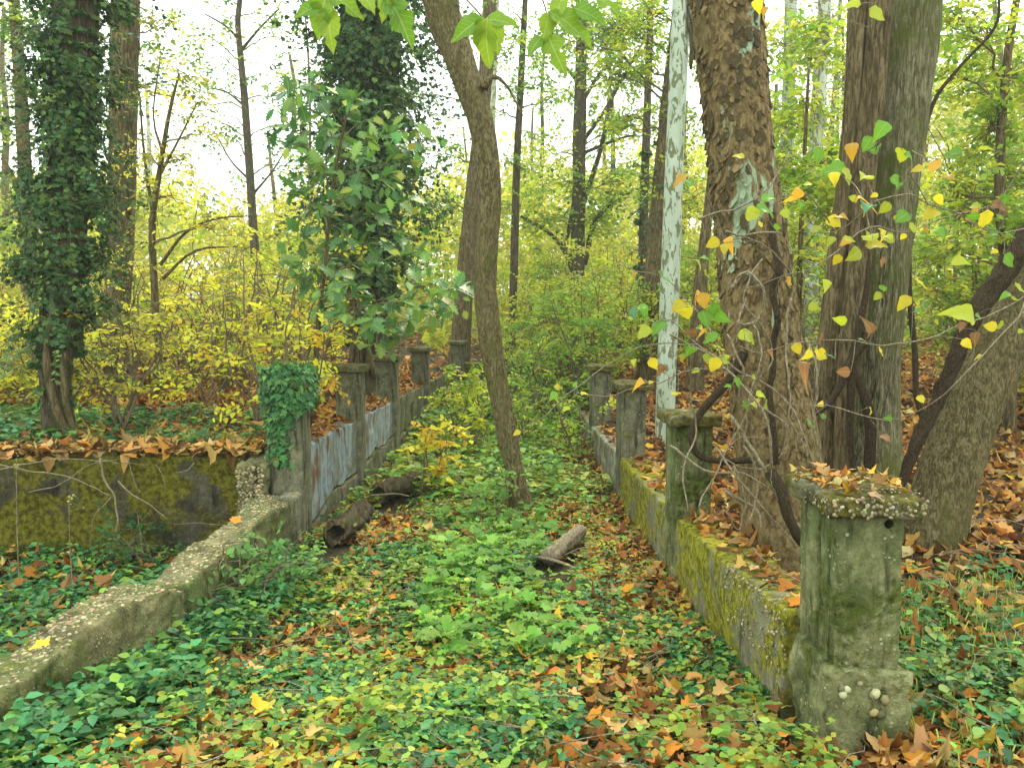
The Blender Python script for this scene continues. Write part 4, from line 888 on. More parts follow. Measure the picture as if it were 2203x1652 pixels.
# leafy understory tree whose crown fills the upper right
for k, (lab, pts_, Y_, bl) in enumerate([
    ('leafy young tree filling the upper corner above the leaning trunk', [(2170, 700, 22), (2150, 400, 20), (2165, 150, 16), (2190, -20, 14)], 8.5, [(2100, 60, 80, 90), (2180, 150, 80, 100), (2060, 160, 50, 40), (2130, 270, 80, 110), (2190, 380, 80, 110), (2050, 400, 60, 60), (2110, 460, 60, 70), (2050, 30, 50, 50), (2190, 520, 70, 70), (2040, 520, 55, 50), (2090, 620, 60, 60), (1990, 620, 50, 36)]),
    ('leafy sapling of green leaves between the two great trunks', [(1715, 900, 14), (1720, 600, 12), (1730, 350, 9), (1740, 150, 6)], 7.5, [(1740, 380, 55, 44), (1700, 330, 45, 30), (1760, 450, 45, 34), (1720, 560, 45, 30), (1790, 330, 40, 20), (1725, 220, 50, 30), (1755, 100, 60, 40)])]):
    t, q = tree(lab, pts_, Y_, MB_brown, None if k else 6.5, 10, .15, seed=80 + k)
    crown(t, q, [pb(a, b, Y_ + RNG.normal() * .5, r, n_) for a, b, r, n_ in bl], .075, YGR + GRN[:2], 7, tl=.4)

# ------------------------------------------------------------------ oak sapling in front of the ivy tree: each leaf its own piece
def make_leaf_set(tplf, pal, mk, names, n=6):
    out = []
    for i_ in range(n):
        V_, F_ = tplf(i_); c = pal[i_ % len(pal)]
        me = mesh_of(names, V_, F_, mk, True, np.tile(np.array(c), (sum(len(f) for f in F_), 1))); out.append(me)
    return out
def place_leaf(me, parent, p, axis_, nrm, s, name='leaf'):
    a = Vector(axis_).normalized(); b = a.cross(Vector(nrm)).normalized(); c = b.cross(a)
    o = obj(name, me, parent); m = Matrix((b, a, c)).transposed().to_4x4(); off = Vector(parent.location) if parent else Vector((0, 0, 0))
    o.matrix_local = Matrix.Translation(Vector(p) - off) @ m @ Matrix.Diagonal((s, s, s, 1)); return o
ML_oak = M_leaf('leaf_oak', .35, .4, .45, veins=True); ML_big = M_leaf('leaf_broad', .5, .45, .4, veins=True)
oakm = make_leaf_set(lambda i: T_oak(.05 + .08 * i, i), [(.08, .22, .05), (.11, .28, .06), (.15, .30, .05), (.09, .21, .07), (.22, .36, .06), (.07, .18, .045)], ML_oak, 'leaf')
w_, r_ = trunk_pts([(672, 900, 13), (678, 800, 12), (686, 680, 11), (700, 560, 9), (712, 430, 7), (735, 300, 5), (750, 215, 3)], 8.3, True, None)
ok = empty('oak_sapling', w_[1], 'young oak with big lobed dark green leaves in front of the ivy tree', 'sapling')
o, qk = trunk(ok, w_, r_, MB_brown, 10, .06, .08, 0, 33)
spr = [(760, 220), (690, 250), (800, 260), (720, 300), (840, 290), (660, 320), (780, 330), (880, 340), (700, 370), (830, 380), (640, 410), (760, 410), (880, 430), (690, 450), (820, 460), (930, 300), (620, 200), (640, 500), (740, 510), (850, 500), (700, 560), (790, 570), (880, 580), (650, 600), (930, 610), (760, 620), (700, 650), (840, 650), (960, 650), (800, 690), (880, 690), (910, 540), (620, 560), (980, 620), (740, 680), (850, 720), (610, 270), (670, 180), (720, 600), (900, 660)]
B = Bag(); cnt = 0
for (a, b) in spr:
    e = P(a, b, 8.3 + RNG.uniform(-.8, .5)); s = qk[np.argmin(np.abs(qk[:, 2] - (e[2] - .25)))][:3]
    ln = wander(s, e, 7, .07, .03); V_, F_ = tube(ln, np.linspace(.007, .003, 7), 5); B.add(V_, F_)
    for g in range(7):
        if cnt >= 290: break
        d = (ln[-1] - ln[3]); d = d / np.linalg.norm(d); p = ln[[6, 6, 6, 5, 5, 4, 4][g]] + RNG.normal(size=3) * .01
        ax = d * .6 + RNG.normal(size=3) * .75 + np.array((0, -.2, -.15)); place_leaf(oakm[RNG.integers(6)], ok, p, ax, RNG.normal(size=3) * .35 + np.array((0, -.35, 1)), RNG.uniform(.13, .23)); cnt += 1
n = 420; ends = np.array([P(a + RNG.normal() * 22, b + RNG.normal() * 22, 8.3 + RNG.uniform(-.6, .6)) for k_ in range(11) for (a, b) in spr])[:n]
V2, F2, C2 = leaves(T_oak(.2, 1), ends, rdir(n, -.2), RNG.normal(size=(n, 3)) * .4 + np.array((0, -.35, 1)), .12 * RNG.uniform(.6, 1.2, n), pick([(.06, .17, .04), (.09, .23, .05), (.13, .26, .04), (.22, .34, .05), (.35, .36, .05)], n, .2))
part('small_leaves', V2, F2, ML_ivy, ok, True, C2, kind='stuff')
V_, F_ = B.get(); part('branches', V_, F_, MB_twig, ok, kind='stuff')

# ------------------------------------------------------------------ near branches with big broad leaves, right side
BP = {'g': (.14, .32, .02), 'y': (.42, .46, .02), 'Y': (.70, .55, .02), 'o': (.68, .36, .03), 'b': (.32, .14, .05), 't': (.08, .25, .11)}
ML_spot = M_leaf('leaf_broad_spotted', .5, .45, .4, veins=True, spots=(3.5, .66, (.35, .14, .02)))
bm = {}
for k_, c_ in BP.items():
    bm[k_] = make_leaf_set(lambda i: T_heart(.12 + .35 * i * (2.2 if k_ in 'ob' else .8), 12, .40, 0, i), [np.array(c_) * f for f in (1, .8, 1.15)], ML_spot if k_ in 'Yo' else ML_big, 'leaf', 3)
SP = [(1835, 7, 40, 'y'), (1886, 31, 46, 'y'), (1898, 276, 50, 'g'), (1832, 320, 40, 'o'), (1866, 310, 42, 'g'), (1886, 322, 36, 'g'), (1794, 366, 60, 'g'), (1822, 378, 46, 'y'), (1864, 375, 48, 'y'), (1760, 334, 40, 'g'), (1939, 334, 46, 'y'), (1852, 424, 36, 'o'), (1871, 448, 42, 't'), (1716, 419, 38, 'o'), (1620, 460, 48, 'y'), (1648, 448, 52, 'g'), (1651, 424, 34, 'g'), (2004, 458, 46, 'Y'), (2090, 458, 36, 'o'), (2118, 472, 50, 'Y'), (1941, 467, 46, 't'), (1965, 490, 36, 'y'), (2010, 358, 38, 'o'), (2040, 378, 34, 'o'), (1978, 363, 34, 'Y'), (1869, 506, 50, 'y'), (1884, 525, 50, 'Y'), (1900, 501, 34, 'Y'), (1917, 513, 36, 'y'), (1840, 547, 46, 'y'), (1794, 477, 42, 'Y'), (1820, 520, 34, 'o'), (1801, 559, 30, 'Y'), (1898, 564, 30, 'b'), (1888, 637, 26, 'y'), (1944, 651, 46, 'Y'), (2077, 673, 78, 'y'), (2194, 620, 40, 'y'), (1982, 610, 40, 'Y'), (1985, 660, 34, 't'), (1808, 690, 34, 'y'), (1876, 712, 48, 'b'), (1765, 729, 38, 'b'), (1743, 758, 42, 'Y'), (1767, 763, 40, 'Y'), (1785, 765, 28, 't'), (1779, 610, 32, 'y'), (1702, 605, 30, 'o'), (1612, 721, 40, 'y'), (1387, 668, 46, 't'), (1363, 673, 36, 't'), (1387, 714, 52, 'y'), (1416, 705, 50, 'g'), (1460, 658, 40, 'Y'), (1480, 673, 42, 'Y'), (1513, 646, 42, 'o'), (1517, 685, 46, 'g'), (1547, 680, 44, 'g'), (1530, 728, 46, 'g'), (1486, 745, 50, 'g'), (1607, 722, 48, 'y'), (1537, 666, 38, 'g'), (1491, 716, 34, 'b'), (1406, 782, 34, 'Y'), (1423, 796, 34, 'b'), (1537, 784, 42, 'Y'), (1462, 384, 36, 'o'), (1484, 394, 36, 'g'), (1568, 518, 32, 'o'), (1534, 523, 36, 'Y'), (1527, 770, 40, 'y'), (1378, 820, 26, 'o'), (1555, 962, 30, 'o'), (1730, 785, 44, 'b'), (1815, 800, 34, 'b'), (1640, 30, 40, 'o'), (1630, 10, 34, 'Y'), (2150, 440, 40, 'b'), (2120, 320, 40, 'y'), (2050, 330, 44, 'g'), (1760, 500, 40, 'g'), (2060, 560, 40, 'y'), (2170, 560, 44, 'g'), (2150, 700, 30, 'y'), (1750, 660, 30, 'y'), (1690, 460, 30, 'y'), (1590, 335, 30, 'Y'), (1900, 620, 26, 'g'), (2030, 500, 44, 'g'), (1930, 390, 40, 'g')]
# stems: (list of px points, Y, width px)
ST = [([(2260, 330), (2140, 440), (2030, 470), (1950, 500), (1870, 490), (1780, 560), (1700, 590), (1600, 620)], 3.5, 5), ([(2280, 500), (2160, 505), (2080, 470), (2000, 440), (1950, 420), (1880, 440), (1800, 500), (1730, 500)], 3.4, 4),
      ([(2290, 640), (2100, 690), (1960, 740), (1840, 735), (1720, 735), (1640, 760), (1590, 745)], 3.6, 4), ([(2290, 560), (2190, 680), (2080, 800), (2000, 870), (1900, 905), (1780, 870), (1700, 870)], 3.7, 5),
      ([(1660, 1010), (1640, 880), (1560, 790), (1500, 740), (1440, 690), (1400, 690), (1350, 672)], 3.9, 5), ([(1560, 790), (1480, 800), (1400, 830), (1300, 850), (1240, 845)], 3.8, 3), ([(1500, 740), (1400, 740), (1300, 790), (1220, 850), (1160, 900)], 3.9, 3),
      ([(1900, 450), (1860, 380), (1880, 330), (1900, 270)], 3.4, 3), ([(2000, 440), (1960, 380), (1960, 330), (1990, 340)], 3.4, 3), ([(1800, 500), (1750, 430), (1700, 420), (1640, 450)], 3.4, 3), ([(1700, 590), (1640, 520), (1560, 520), (1480, 600)], 3.6, 3), ([(1870, 490), (1850, 420), (1800, 370), (1760, 340)], 3.4, 3),
      ([(1560, 790), (1520, 690), (1470, 640), (1430, 600), (1330, 570)], 3.8, 3), ([(1900, -60), (1885, 10), (1870, 60)], 3.3, 3)]
br_ = empty('broad_leaved_shrub', (2.6, 3.6, h1(2.6, 3.6)), 'arching twigs with big yellow green and orange leaves hanging across the great trunks', 'shrub')
base = np.array((2.75, 3.7, h1(2.75, 3.7) - .05)); allp = []
for k, (pp_, Y_, w0) in enumerate(ST):
    pts_ = np.array([P(a, b, Y_ + .25 * math.sin(k + i_ * .9)) for i_, (a, b) in enumerate(pp_)])
    if pp_[0][0] > 2200: pts_ = np.vstack([base, base * .5 + pts_[0] * .5 + np.array((.2, 0, .2)), pts_])
    rr_ = np.linspace(m2(w0, Y_) / 2, .0016, len(pts_)); q = spline(np.column_stack([pts_, rr_]), .06)
    V_, F_ = tube(q[:, :3] + np.stack([vnoise(q[:, :3] * 9 + j_ * 5, k) for j_ in range(3)], 1) * .012, q[:, 3], 6)
    part('twig', V_, F_, MB_vine, br_, True); allp.append(q[:, :3])
allp = np.concatenate(allp); B = Bag()
dirc = allp - np.array((0, 0, EYE)); ang = np.stack([dirc[:, 0] / dirc[:, 1], dirc[:, 2] / dirc[:, 1]], 1)
for (a, b, s, c_) in SP:
    t_ = P(a, b, 3.4); g_ = np.array((t_[0] / t_[1], (t_[2] - EYE) / t_[1])); j_ = np.argmin(((ang - g_) ** 2).sum(1)); Y_ = allp[j_][1] - .03
    p = P(a, b, Y_); L = m2(s, Y_) * .88; c_ = 'g' if (c_ == 't' and RNG.uniform() < .6) else c_
    side = np.array((RNG.normal() * .8, RNG.normal() * .4, RNG.normal() * .5 - .45)); side /= np.linalg.norm(side)
    p0 = p - side * L * .5
    nr = np.array((RNG.normal() * .6, -.8, .65 + RNG.normal() * .5)); place_leaf(bm[c_][RNG.integers(3)], br_, p0, side, nr, L)
    V_, F_ = tube(wander(allp[j_], p0, 4, .06, .03), .0012, 4); B.add(V_, F_)
for e in range(185):
    ip = RNG.integers(0, len(allp)); p = allp[ip] + np.array((RNG.normal() * .05, -.02 + RNG.normal() * .04, RNG.normal() * .05)); L = RNG.uniform(.028, .06)
    if p[1] < 2 or p[0] > 3.2: continue
    side = np.array((RNG.normal(), RNG.normal() * .6, RNG.normal() * .5 - .5)); side /= np.linalg.norm(side); c_ = str(RNG.choice(list('gyYob'), p=[.3, .38, .2, .07, .05]))
    V_, F_ = tube(wander(allp[ip], p, 4, .06, .03), .0010, 4); B.add(V_, F_); place_leaf(bm[c_][RNG.integers(3)], br_, p, side, np.array((RNG.normal() * .6, -.6, .8 + RNG.normal() * .5)), L)
V_, F_ = B.get(); part('leaf_stalks', V_, F_, MB_vine, br_, kind='stuff')

# overhanging twig with big leaves at the top of the view
ot = empty('overhanging_branch', (0, 2.6, 3.4), 'overhanging twigs with large insect eaten green leaves at the top edge', 'branch')
ovm = make_leaf_set(lambda i: T_heart(.25, 14, .27, 0, i + 3, 2 if i % 2 else 0), [(.20, .34, .02), (.26, .38, .025), (.15, .30, .02)], ML_big, 'leaf', 6)
OV = [(690, 30, 90, 250, 0), (708, 60, 80, 275, 1), (665, 20, 60, 200, 2), (740, 5, 80, 330, 3), (790, 0, 60, 300, 4), (830, 10, 60, 250, 1), (862, 40, 100, 300, 5), (848, 20, 70, 275, 0), (1005, 60, 70, 215, 2), (1078, 44, 62, 350, 0), (1045, 105, 90, 268, 4), (1030, 70, 50, 250, 2), (1068, 80, 60, 280, 1), (1195, 115, 80, 292, 3), (1150, 98, 46, 235, 2), (1232, 55, 100, 330, 0), (1175, 60, 60, 260, 1), (1270, 30, 70, 340, 2), (1200, 20, 60, 250, 4), (1310, 10, 60, 330, 3)]
for (a, b, s, an, v_) in OV:
    L = m2(s, 2.3) * 1.15; d = np.array((math.cos(R(an)), RNG.normal() * .25, math.sin(R(an)))); p = P(a, b, 2.3) - d * L * .5
    place_leaf(ovm[v_], ot, p, d, np.array((RNG.normal() * .3, -1, .35 + RNG.normal() * .3)), L)
for pp_ in ([(600, -90), (700, -25), (780, -20), (850, -10), (900, -40)], [(900, -60), (980, -20), (1040, 40), (1048, 62), (1070, 38)], [(1100, -80), (1160, -20), (1180, 50), (1190, 78)], [(1160, -20), (1230, -5), (1300, -20)], [(400, -140), (900, -60), (1100, -80), (1400, -160)]):
    q = spline(np.array([P(a, b, 2.32) for a, b in pp_]), .03); V_, F_ = tube(q, np.linspace(.003, .0015, len(q)), 6); part('twig', V_, F_, MB_twig, ot, True)

# ------------------------------------------------------------------ vines on the flaking tree and the wall
def vine(label, pp_, Y_, w0, w1=None, mt=None, name='vine', group=None, jag=.012, cat='vine'):
    pts_ = [P(q[0], q[1], q[2] if len(q) > 2 else Y_) for q in pp_]; t = empty(name, pts_[0], label, cat, group)
    w1 = w1 or w0; rr_ = np.linspace(m2(w0, Y_) / 2, m2(w1, Y_) / 2, len(pts_)); q = spline(np.column_stack([pts_, rr_]), .04)
    V_, F_ = tube(q[:, :3] + np.stack([vnoise(q[:, :3] * 7 + j_ * 5, int(w0)) for j_ in range(3)], 1) * jag, q[:, 3], 10, True, .15, 20, int(w0))
    part('stem', V_, F_, mt or MB_vine, t, True); return t
vine('thick dark hairy vine curling in front of the dark mossy pillar', [(1600, 760, 4.6), (1560, 830, 4.6), (1515, 880, 4.6), (1490, 930, 4.6), (1500, 975, 4.6), (1540, 990, 4.6), (1620, 992, 4.55)], 4.6, 19, 13, MB_hairy)
vine('dark hairy vine running down the foot of the flaking trunk', [(1660, 1010, 4.25), (1690, 1070, 4.2), (1710, 1120, 4.2), (1745, 1190, 4.3)], 4.2, 26, 22, MB_hairy, jag=.03)
vine('dark vine stripe up the flaking trunk', [(1668, 1000, 4.35), (1662, 850, 4.4), (1668, 700, 4.42), (1672, 560, 4.45), (1662, 460, 4.5)], 4.4, 13, 17, MB_hairy, jag=.04)
VL = [[(1575, 620), (1595, 590), (1630, 600), (1645, 640), (1635, 680), (1600, 700), (1585, 690)], [(1585, 600), (1610, 585), (1640, 620)], [(1620, 700), (1640, 760), (1610, 850), (1600, 960)], [(1560, 720), (1600, 790), (1590, 860), (1650, 880), (1690, 920), (1680, 980), (1620, 1010), (1560, 990)],
      [(1440, 720), (1560, 780), (1680, 850), (1740, 960), (1760, 1030)], [(1675, 870), (1700, 900), (1735, 970)], [(1560, 500), (1600, 510), (1660, 500), (1680, 508)], [(1500, 470), (1600, 440), (1660, 400), (1700, 330)], [(1540, 960), (1580, 1020), (1640, 1090), (1700, 1160), (1745, 1200)],
      [(1570, 890), (1640, 1000), (1680, 1080), (1740, 1150)], [(1440, 960), (1520, 1010), (1600, 1020), (1650, 1050)], [(1500, 1090), (1560, 980), (1610, 880), (1650, 760)], [(1480, 850), (1500, 920), (1470, 1010), (1480, 1100)], [(1700, 640), (1690, 740), (1700, 840), (1690, 960)], [(1640, 560), (1600, 640), (1640, 700), (1660, 760), (1650, 800)], [(1730, 730), (1760, 800), (1750, 900), (1770, 1000)], [(1605, 640), (1590, 700), (1600, 740)],
      [(1580, 1000), (1600, 1080), (1590, 1140), (1560, 1100)], [(1560, 1060), (1620, 1090), (1640, 1140)], [(1600, 960), (1630, 1040), (1610, 1120)]]
tv = empty('vine_tangle', P(1620, 1000, 4.3), 'tangle of thin bare looping vines around the flaking trunk', 'vines')
for k, pp_ in enumerate(VL):
    Yv = 4.28 if k % 3 else 4.34
    q = spline(np.array([P(a, b, Yv + .05 * math.sin(i_ * 2 + k)) for i_, (a, b) in enumerate(pp_)]), .03); q = q + np.stack([vnoise(q * 14 + j_ * 5, k) for j_ in range(3)], 1) * .012
    w0 = [8, 6, 4, 5, 5, 4, 6, 4, 5][k % 9]; V_, F_ = tube(q, np.linspace(m2(w0, 4.3) / 2, m2(w0, 4.3) / 3, len(q)), 6, True, .1, 20, k); part('tendril', V_, F_, MB_vine, tv, True)
# dry vines over the retaining wall
dv = empty('dry_vine', P(250, 985, 6.35), 'bare branching dry vine hanging over the dark mossy retaining wall', 'vine')
for k, (pp_, w0) in enumerate([([(215, 985), (225, 1030), (245, 1070), (252, 1120), (245, 1160), (215, 1200), (190, 1260)], 6), ([(0, 1000), (80, 1015), (160, 1030), (240, 1068)], 4), ([(255, 1035), (280, 1060), (320, 1085), (362, 1120)], 4), ([(60, 1060), (130, 1040), (190, 1000), (250, 990)], 2.5), ([(240, 1070), (205, 1110), (195, 1160), (190, 1200)], 3), ([(275, 990), (290, 1040), (310, 1065)], 2.5), ([(0, 1010), (100, 990), (200, 990), (320, 1000)], 3),
        ([(335, 1000), (350, 1020), (355, 1060)], 2), ([(245, 1160), (262, 1165), (278, 1160)], 2.5), ([(420, 995), (400, 1015), (380, 1020)], 2), ([(480, 1130), (420, 1125), (370, 1125)], 2)]):
    q = spline(np.array([P(a, b, 6.36 + .03 * math.sin(k + i_)) for i_, (a, b) in enumerate(pp_)]), .03); V_, F_ = tube(q + np.stack([vnoise(q * 12 + j_ * 5, k) for j_ in range(3)], 1) * .01, np.linspace(m2(w0, 6.4) / 2, m2(w0, 6.4) / 4, len(q)), 6); part('tendril', V_, F_, MB_vine, dv, True)
for k, (pp_, Y_) in enumerate([([(40, 1240), (36, 1120), (35, 985)], 5.6), ([(158, 1270), (150, 1170), (148, 1075)], 5.4), ([(620, 1290), (612, 1200), (655, 1140)], 5.6), ([(820, 1260), (835, 1150)], 6.2)]):
    g = P(*pp_[0], Y_); g[2] = h1(g[0], g[1]) - .02; q = spline(np.vstack([g] + [P(a, b, Y_) for a, b in pp_[1:]]), .04); t = empty('dry_stalk', g, 'thin upright dry weed stalk standing in the ground cover', 'weed stalk', 'thin dry weed stalks')
    V_, F_ = tube(q, np.linspace(.005, .002, len(q)), 5); part('stem', V_, F_, MB_vine, t, True)
    L_, T_ = sprays(q[-3:], rdir(3, .5), .1, 5, .02, OLI); part('seed_head', L_[0], L_[1], ML, t, False, L_[2])

CLEAR = []
# ------------------------------------------------------------------ logs and sticks
def log(label, a, b, r, hollow, seed, mt=MB_dark):
    a = np.array(a); b = np.array(b); t = empty('fallen_log', (a + b) / 2, label, 'log'); q = wander(a, b, 24, .01)
    V_, F_ = tube(q, np.linspace(r, r * .9, 24) * (1 + .12 * np.sin(np.arange(24) * 1.3)), 28, not hollow, .30, 14, seed, .14); part('bark', V_, F_, mt, t, True)
    d = (b - a) / np.linalg.norm(b - a)
    if hollow:
        V2, F2 = tube(np.array([a, a + d * .12, a + d * .3]), [r * .66, r * .5, r * .35], 24, False, .4, 14, seed + 1)
        part('hollow', V2, [F2[0][:, ::-1]], MB_dark, t, True)
        V0 = V_[:28]; i0 = V2[:24]; n_ = 24; ring = np.vstack([V0[(np.arange(24) * 28 / 24).astype(int)], i0]); part('end_grain', ring, [np.array([(k, (k + 1) % n_, n_ + (k + 1) % n_, n_ + k) for k in range(n_)])], MB_brown, t)
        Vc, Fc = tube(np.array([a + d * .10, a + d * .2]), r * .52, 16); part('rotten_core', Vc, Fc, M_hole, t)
    return t
a = P(722, 1128, 6.3); a[2] = h1(a[0], a[1]) + .12; b = P(785, 1080, 7.0); b[2] = h1(b[0], b[1]) + .15
CLEAR += [(a[0] + .02, a[1] - .25, .24), (a[0], a[1] - .5, .16), (a[0], a[1], .14)]
log('short dark log with a hollow rotten end lying by the blue wall', a, b, .095, True, 41)
a = P(815, 1040, 7.6); a[2] = h1(a[0], a[1]) + .15; b = P(900, 1020, 8.2); b[2] = h1(b[0], b[1]) + .12
CLEAR += [(a[0] + .12, a[1] - .2, .26), (b[0] - .1, b[1] - .4, .2)]
log('dark rotting log lying across the litter beyond the hollow one', a, b, .095, True, 42)
a = P(1180, 1200, 5.7); a[2] = h1(a[0], a[1]) + .10; b = P(1250, 1150, 6.2); b[2] = h1(b[0], b[1]) + .20
CLEAR += [(a[0], a[1] - .15, .2), (a[0] + .1, a[1] + .1, .16), (a[0], a[1] - .4, .15)]
log('pale broken log resting among orange leaves on the path', a, b, .058, False, 43, MB_vine)
for k, (pp_, lab, w0) in enumerate([([(1135, 1213), (1180, 1228), (1215, 1245), (1240, 1262)], 'bent pale stick beside the broken log', 9), ([(1205, 1250), (1213, 1200), (1245, 1180), (1268, 1178)], 'thin forked twig arching over the broken log', 4), ([(795, 1066), (850, 1062), (880, 1067)], 'thin dark stick by the rotting log', 4), ([(632, 1150), (650, 1170), (664, 1190)], 'short dark stick leaning on the wall foot', 6), ([(1700, 1208), (1745, 1225), (1788, 1280)], 'slim pale stick lying on top of the mossy wall', 5)]):
    Yk = [5.8, 5.9, 7.4, 5.9, 3.9][k]; pts_ = []
    for i_, (a, b) in enumerate(pp_):
        p = P(a, b, Yk - (i_ * .12 if k != 3 else 0)); p[2] = max(p[2], (h1(p[0], p[1]) if k < 4 else float(rtop(p[1]))) + (.09 if k < 2 else .04)); pts_.append(p)
    if k == 4: pts_ = [np.array((XR + .2, 4.3, rtop(4.3) + .03)), np.array((XR + .17, 3.9, rtop(3.9) + .035)), np.array((XR + .21, 3.5, rtop(3.5) + .03))]
    q = spline(np.array(pts_), .03); t = empty('stick', pts_[0], lab, 'stick'); V_, F_ = tube(q, np.linspace(m2(w0, Yk) / 2, m2(w0, Yk) / 3.5, len(q)), 8, True, .12, 20, k); part('wood', V_, F_, MB_vine if k != 3 else MB_dark, t, True)
# grey stone at the wall foot
s0 = P(797, 1075, 7.2); p_, f_ = rbox(.16, .14, .13, .015, .05); p_ = roughen(p_, .03, 9, 5, .005); t = empty('stone', (s0[0], s0[1], h1(s0[0], s0[1])), 'rounded grey stone at the foot of the blue wall between the logs', 'stone')
part('stone_body', p_ + np.array((s0[0] - .08, s0[1] - .07, h1(s0[0], s0[1]) - .03)), f_, MC_far, t, True)

# ------------------------------------------------------------------ ivy cap on the corner pillar
lx = float(XL(6.3)) - .235
B = Bag(); n = 2600; u = RNG.uniform(size=(n, 3)); 
cxp, cyp = lx + .12, 6.45
th = RNG.uniform(0, 2 * np.pi, n); zz = .42 + RNG.uniform(size=n) * .72
left = sst(.0, .5, (zz - .42) / .72)
keep = (zz > .66 + .30 * np.cos(th)) | (zz > .86) | (np.cos(th) < .1)
th = th[keep]; zz = zz[keep]; n = len(th)
hw = .125 + .05 * sst(.6, 1.0, zz) ; cs_, sn_ = np.cos(th), np.sin(th); mxx = np.maximum(abs(cs_), abs(sn_)) ** .7
p = np.stack([cxp + cs_ / mxx * hw, cyp + sn_ / mxx * (hw + .02), zz], 1) + RNG.normal(size=(n, 3)) * .015
out = np.stack([cs_, sn_, 0 * cs_], 1)
V_, F_, C_ = leaves(T_ivy(), p, out * .3 + np.array((0, 0, -.9)) + RNG.normal(size=(n, 3)) * .3, out + np.array((0, 0, .6)) + RNG.normal(size=(n, 3)) * .25, .055 * RNG.uniform(.6, 1.3, n), pick([(.055, .17, .05), (.08, .22, .065), (.04, .12, .035), (.13, .26, .06)], n, .2)); B.add(V_, F_, None); C1 = C_
n = 900; p = np.stack([cxp + RNG.uniform(-.17, .17, n), cyp + RNG.uniform(-.19, .19, n), 1.13 + RNG.normal(size=n) * .02], 1)
V2, F2, C2 = leaves(T_ivy(), p, rdir(n, -.1), np.tile(np.array((0, 0, 1.0)), (n, 1)) + RNG.normal(size=(n, 3)) * .4, .055 * RNG.uniform(.6, 1.3, n), pick([(.055, .17, .05), (.08, .22, .065), (.04, .12, .035), (.13, .26, .06)], n, .2)); B.add(V2, F2, None)
V_, F_ = B.get(); iv_ = obj('pillar_ivy', mesh_of('pillar_ivy', V_, F_, ML_ivy, False, np.concatenate([C1, C2]))); meta(iv_, 'glossy green ivy cloak draped over the corner pillar', 'ivy', None, 'stuff')

# ------------------------------------------------------------------ leaf litter and ground cover
def normals_at(x, y):
    e = .05; z = H(x, y); nx_ = -(H(x + e, y) - z) / e; ny_ = -(H(x, y + e) - z) / e; n_ = np.stack([nx_, ny_, np.ones_like(nx_)], 1); return n_ / np.linalg.norm(n_, axis=1)[:, None]
LIT = [(.34, .13, .022), (.40, .21, .05), (.21, .08, .018), (.42, .25, .075), (.13, .055, .016), (.52, .25, .02), (.27, .155, .05), (.40, .29, .12)]
LITW = [3, 3, 3, 2, 2.4, 1.1, 2, .7]
def in_wall(x, y):
    xl = XL(np.minimum(y, 14.5)); a = (x > xl - .26) & (x < xl + .02) & (y < 14.6); b = ((x > XR - .02) & (x < XR + .28) & (y > 3.2) & (y < 12.7)) | ((x > 1.18) & (x < 1.5) & (y > 2.82) & (y < 3.3)); c = (x < -1.7) & (y > 6.4) & (y < 6.8)
    for (lx_, ly_, lr_) in CLEAR: a = a | ((x - lx_) ** 2 + (y - ly_) ** 2 < lr_ ** 2)
    return a | b | c
LT = litter_templates()
def mixed(name, p, ax, nr, sz, cc, label, single=None):
    B = Bag(); g = RNG.integers(0, len(LT), len(p)); tl_ = [single] if single else LT
    if single: g = g * 0
    for k, tp in enumerate(tl_):
        m_ = g == k
        if m_.any():
            V_, F_, C_ = leaves(tp, p[m_], ax[m_], nr[m_], sz[m_], cc[m_])
            nf = [len(f) for f in F_]; i0 = 0
            for f in F_: B.F.setdefault(f.shape[1], []).append(f + B.n); B.C.setdefault(f.shape[1], []).append(C_[i0:i0 + len(f)]); i0 += len(f)
            B.V.append(V_); B.n += len(V_)
    V_, F_ = B.get(); o = obj(name, mesh_of(name, V_, F_, ML_dry, True, B.cols())); meta(o, label, 'leaf litter', None, 'stuff'); return o
def litter(name, n, xr, yr, size, tpl, label, dens=None, zo=.012, lift=.03, wts=LITW):
    x = RNG.uniform(*xr, n * 2); y = RNG.uniform(yr[0] ** .5, yr[1] ** .5, n * 2) ** 2; k_ = ~in_wall(x, y)
    if dens is not None: k_ &= RNG.uniform(size=len(x)) < dens(x, y)
    x = x[k_][:n]; y = y[k_][:n]; m_ = len(x); z = H(x, y) + zo + RNG.uniform(0, lift, m_)
    nr = normals_at(x, y) + RNG.normal(size=(m_, 3)) * .28; ax = rdir(m_) * np.array((1, 1, .35))
    return mixed(name, np.stack([x, y, z], 1), ax, nr, size * RNG.uniform(.45, 1.25, m_), pick(LIT, m_, .24, wts), label, None if tpl[0].shape[0] > 8 else tpl)
def on_path(x, y): return (x > XL(np.minimum(y, 14.5))) & (x < XR)
def d_path(x, y): return np.where(on_path(x, y), np.clip(.55 - .2 * sst(4.4, 3.6, y) * sst(0, .4, x) + .45 * n2(x, y, 1.1, 2, 31) + .35 * sst(.3, 1.0, x) * sst(4.2, 5.5, y) + .3 * sst(6, 8, y), .12, 1), 0)
litter('path_litter', 25000, (-2.2, 1.2), (2.2, 14), .068, T_maple(.14), 'brown and orange dead leaves scattered over the path floor', d_path, .01, .09)
litter('basin_litter', 2200, (-6, -1.6), (2.5, 6.4), .12, T_maple(.14), 'dead leaves in the sunken corner before the retaining wall', lambda x, y: np.where(on_path(x, y), 0, .6), .02, .06)
litter('corner_litter', 500, (1.0, 1.6), (2.3, 2.9), .085, T_maple(.14), 'dead leaves around the foot of the large pillar', None, .01, .05)
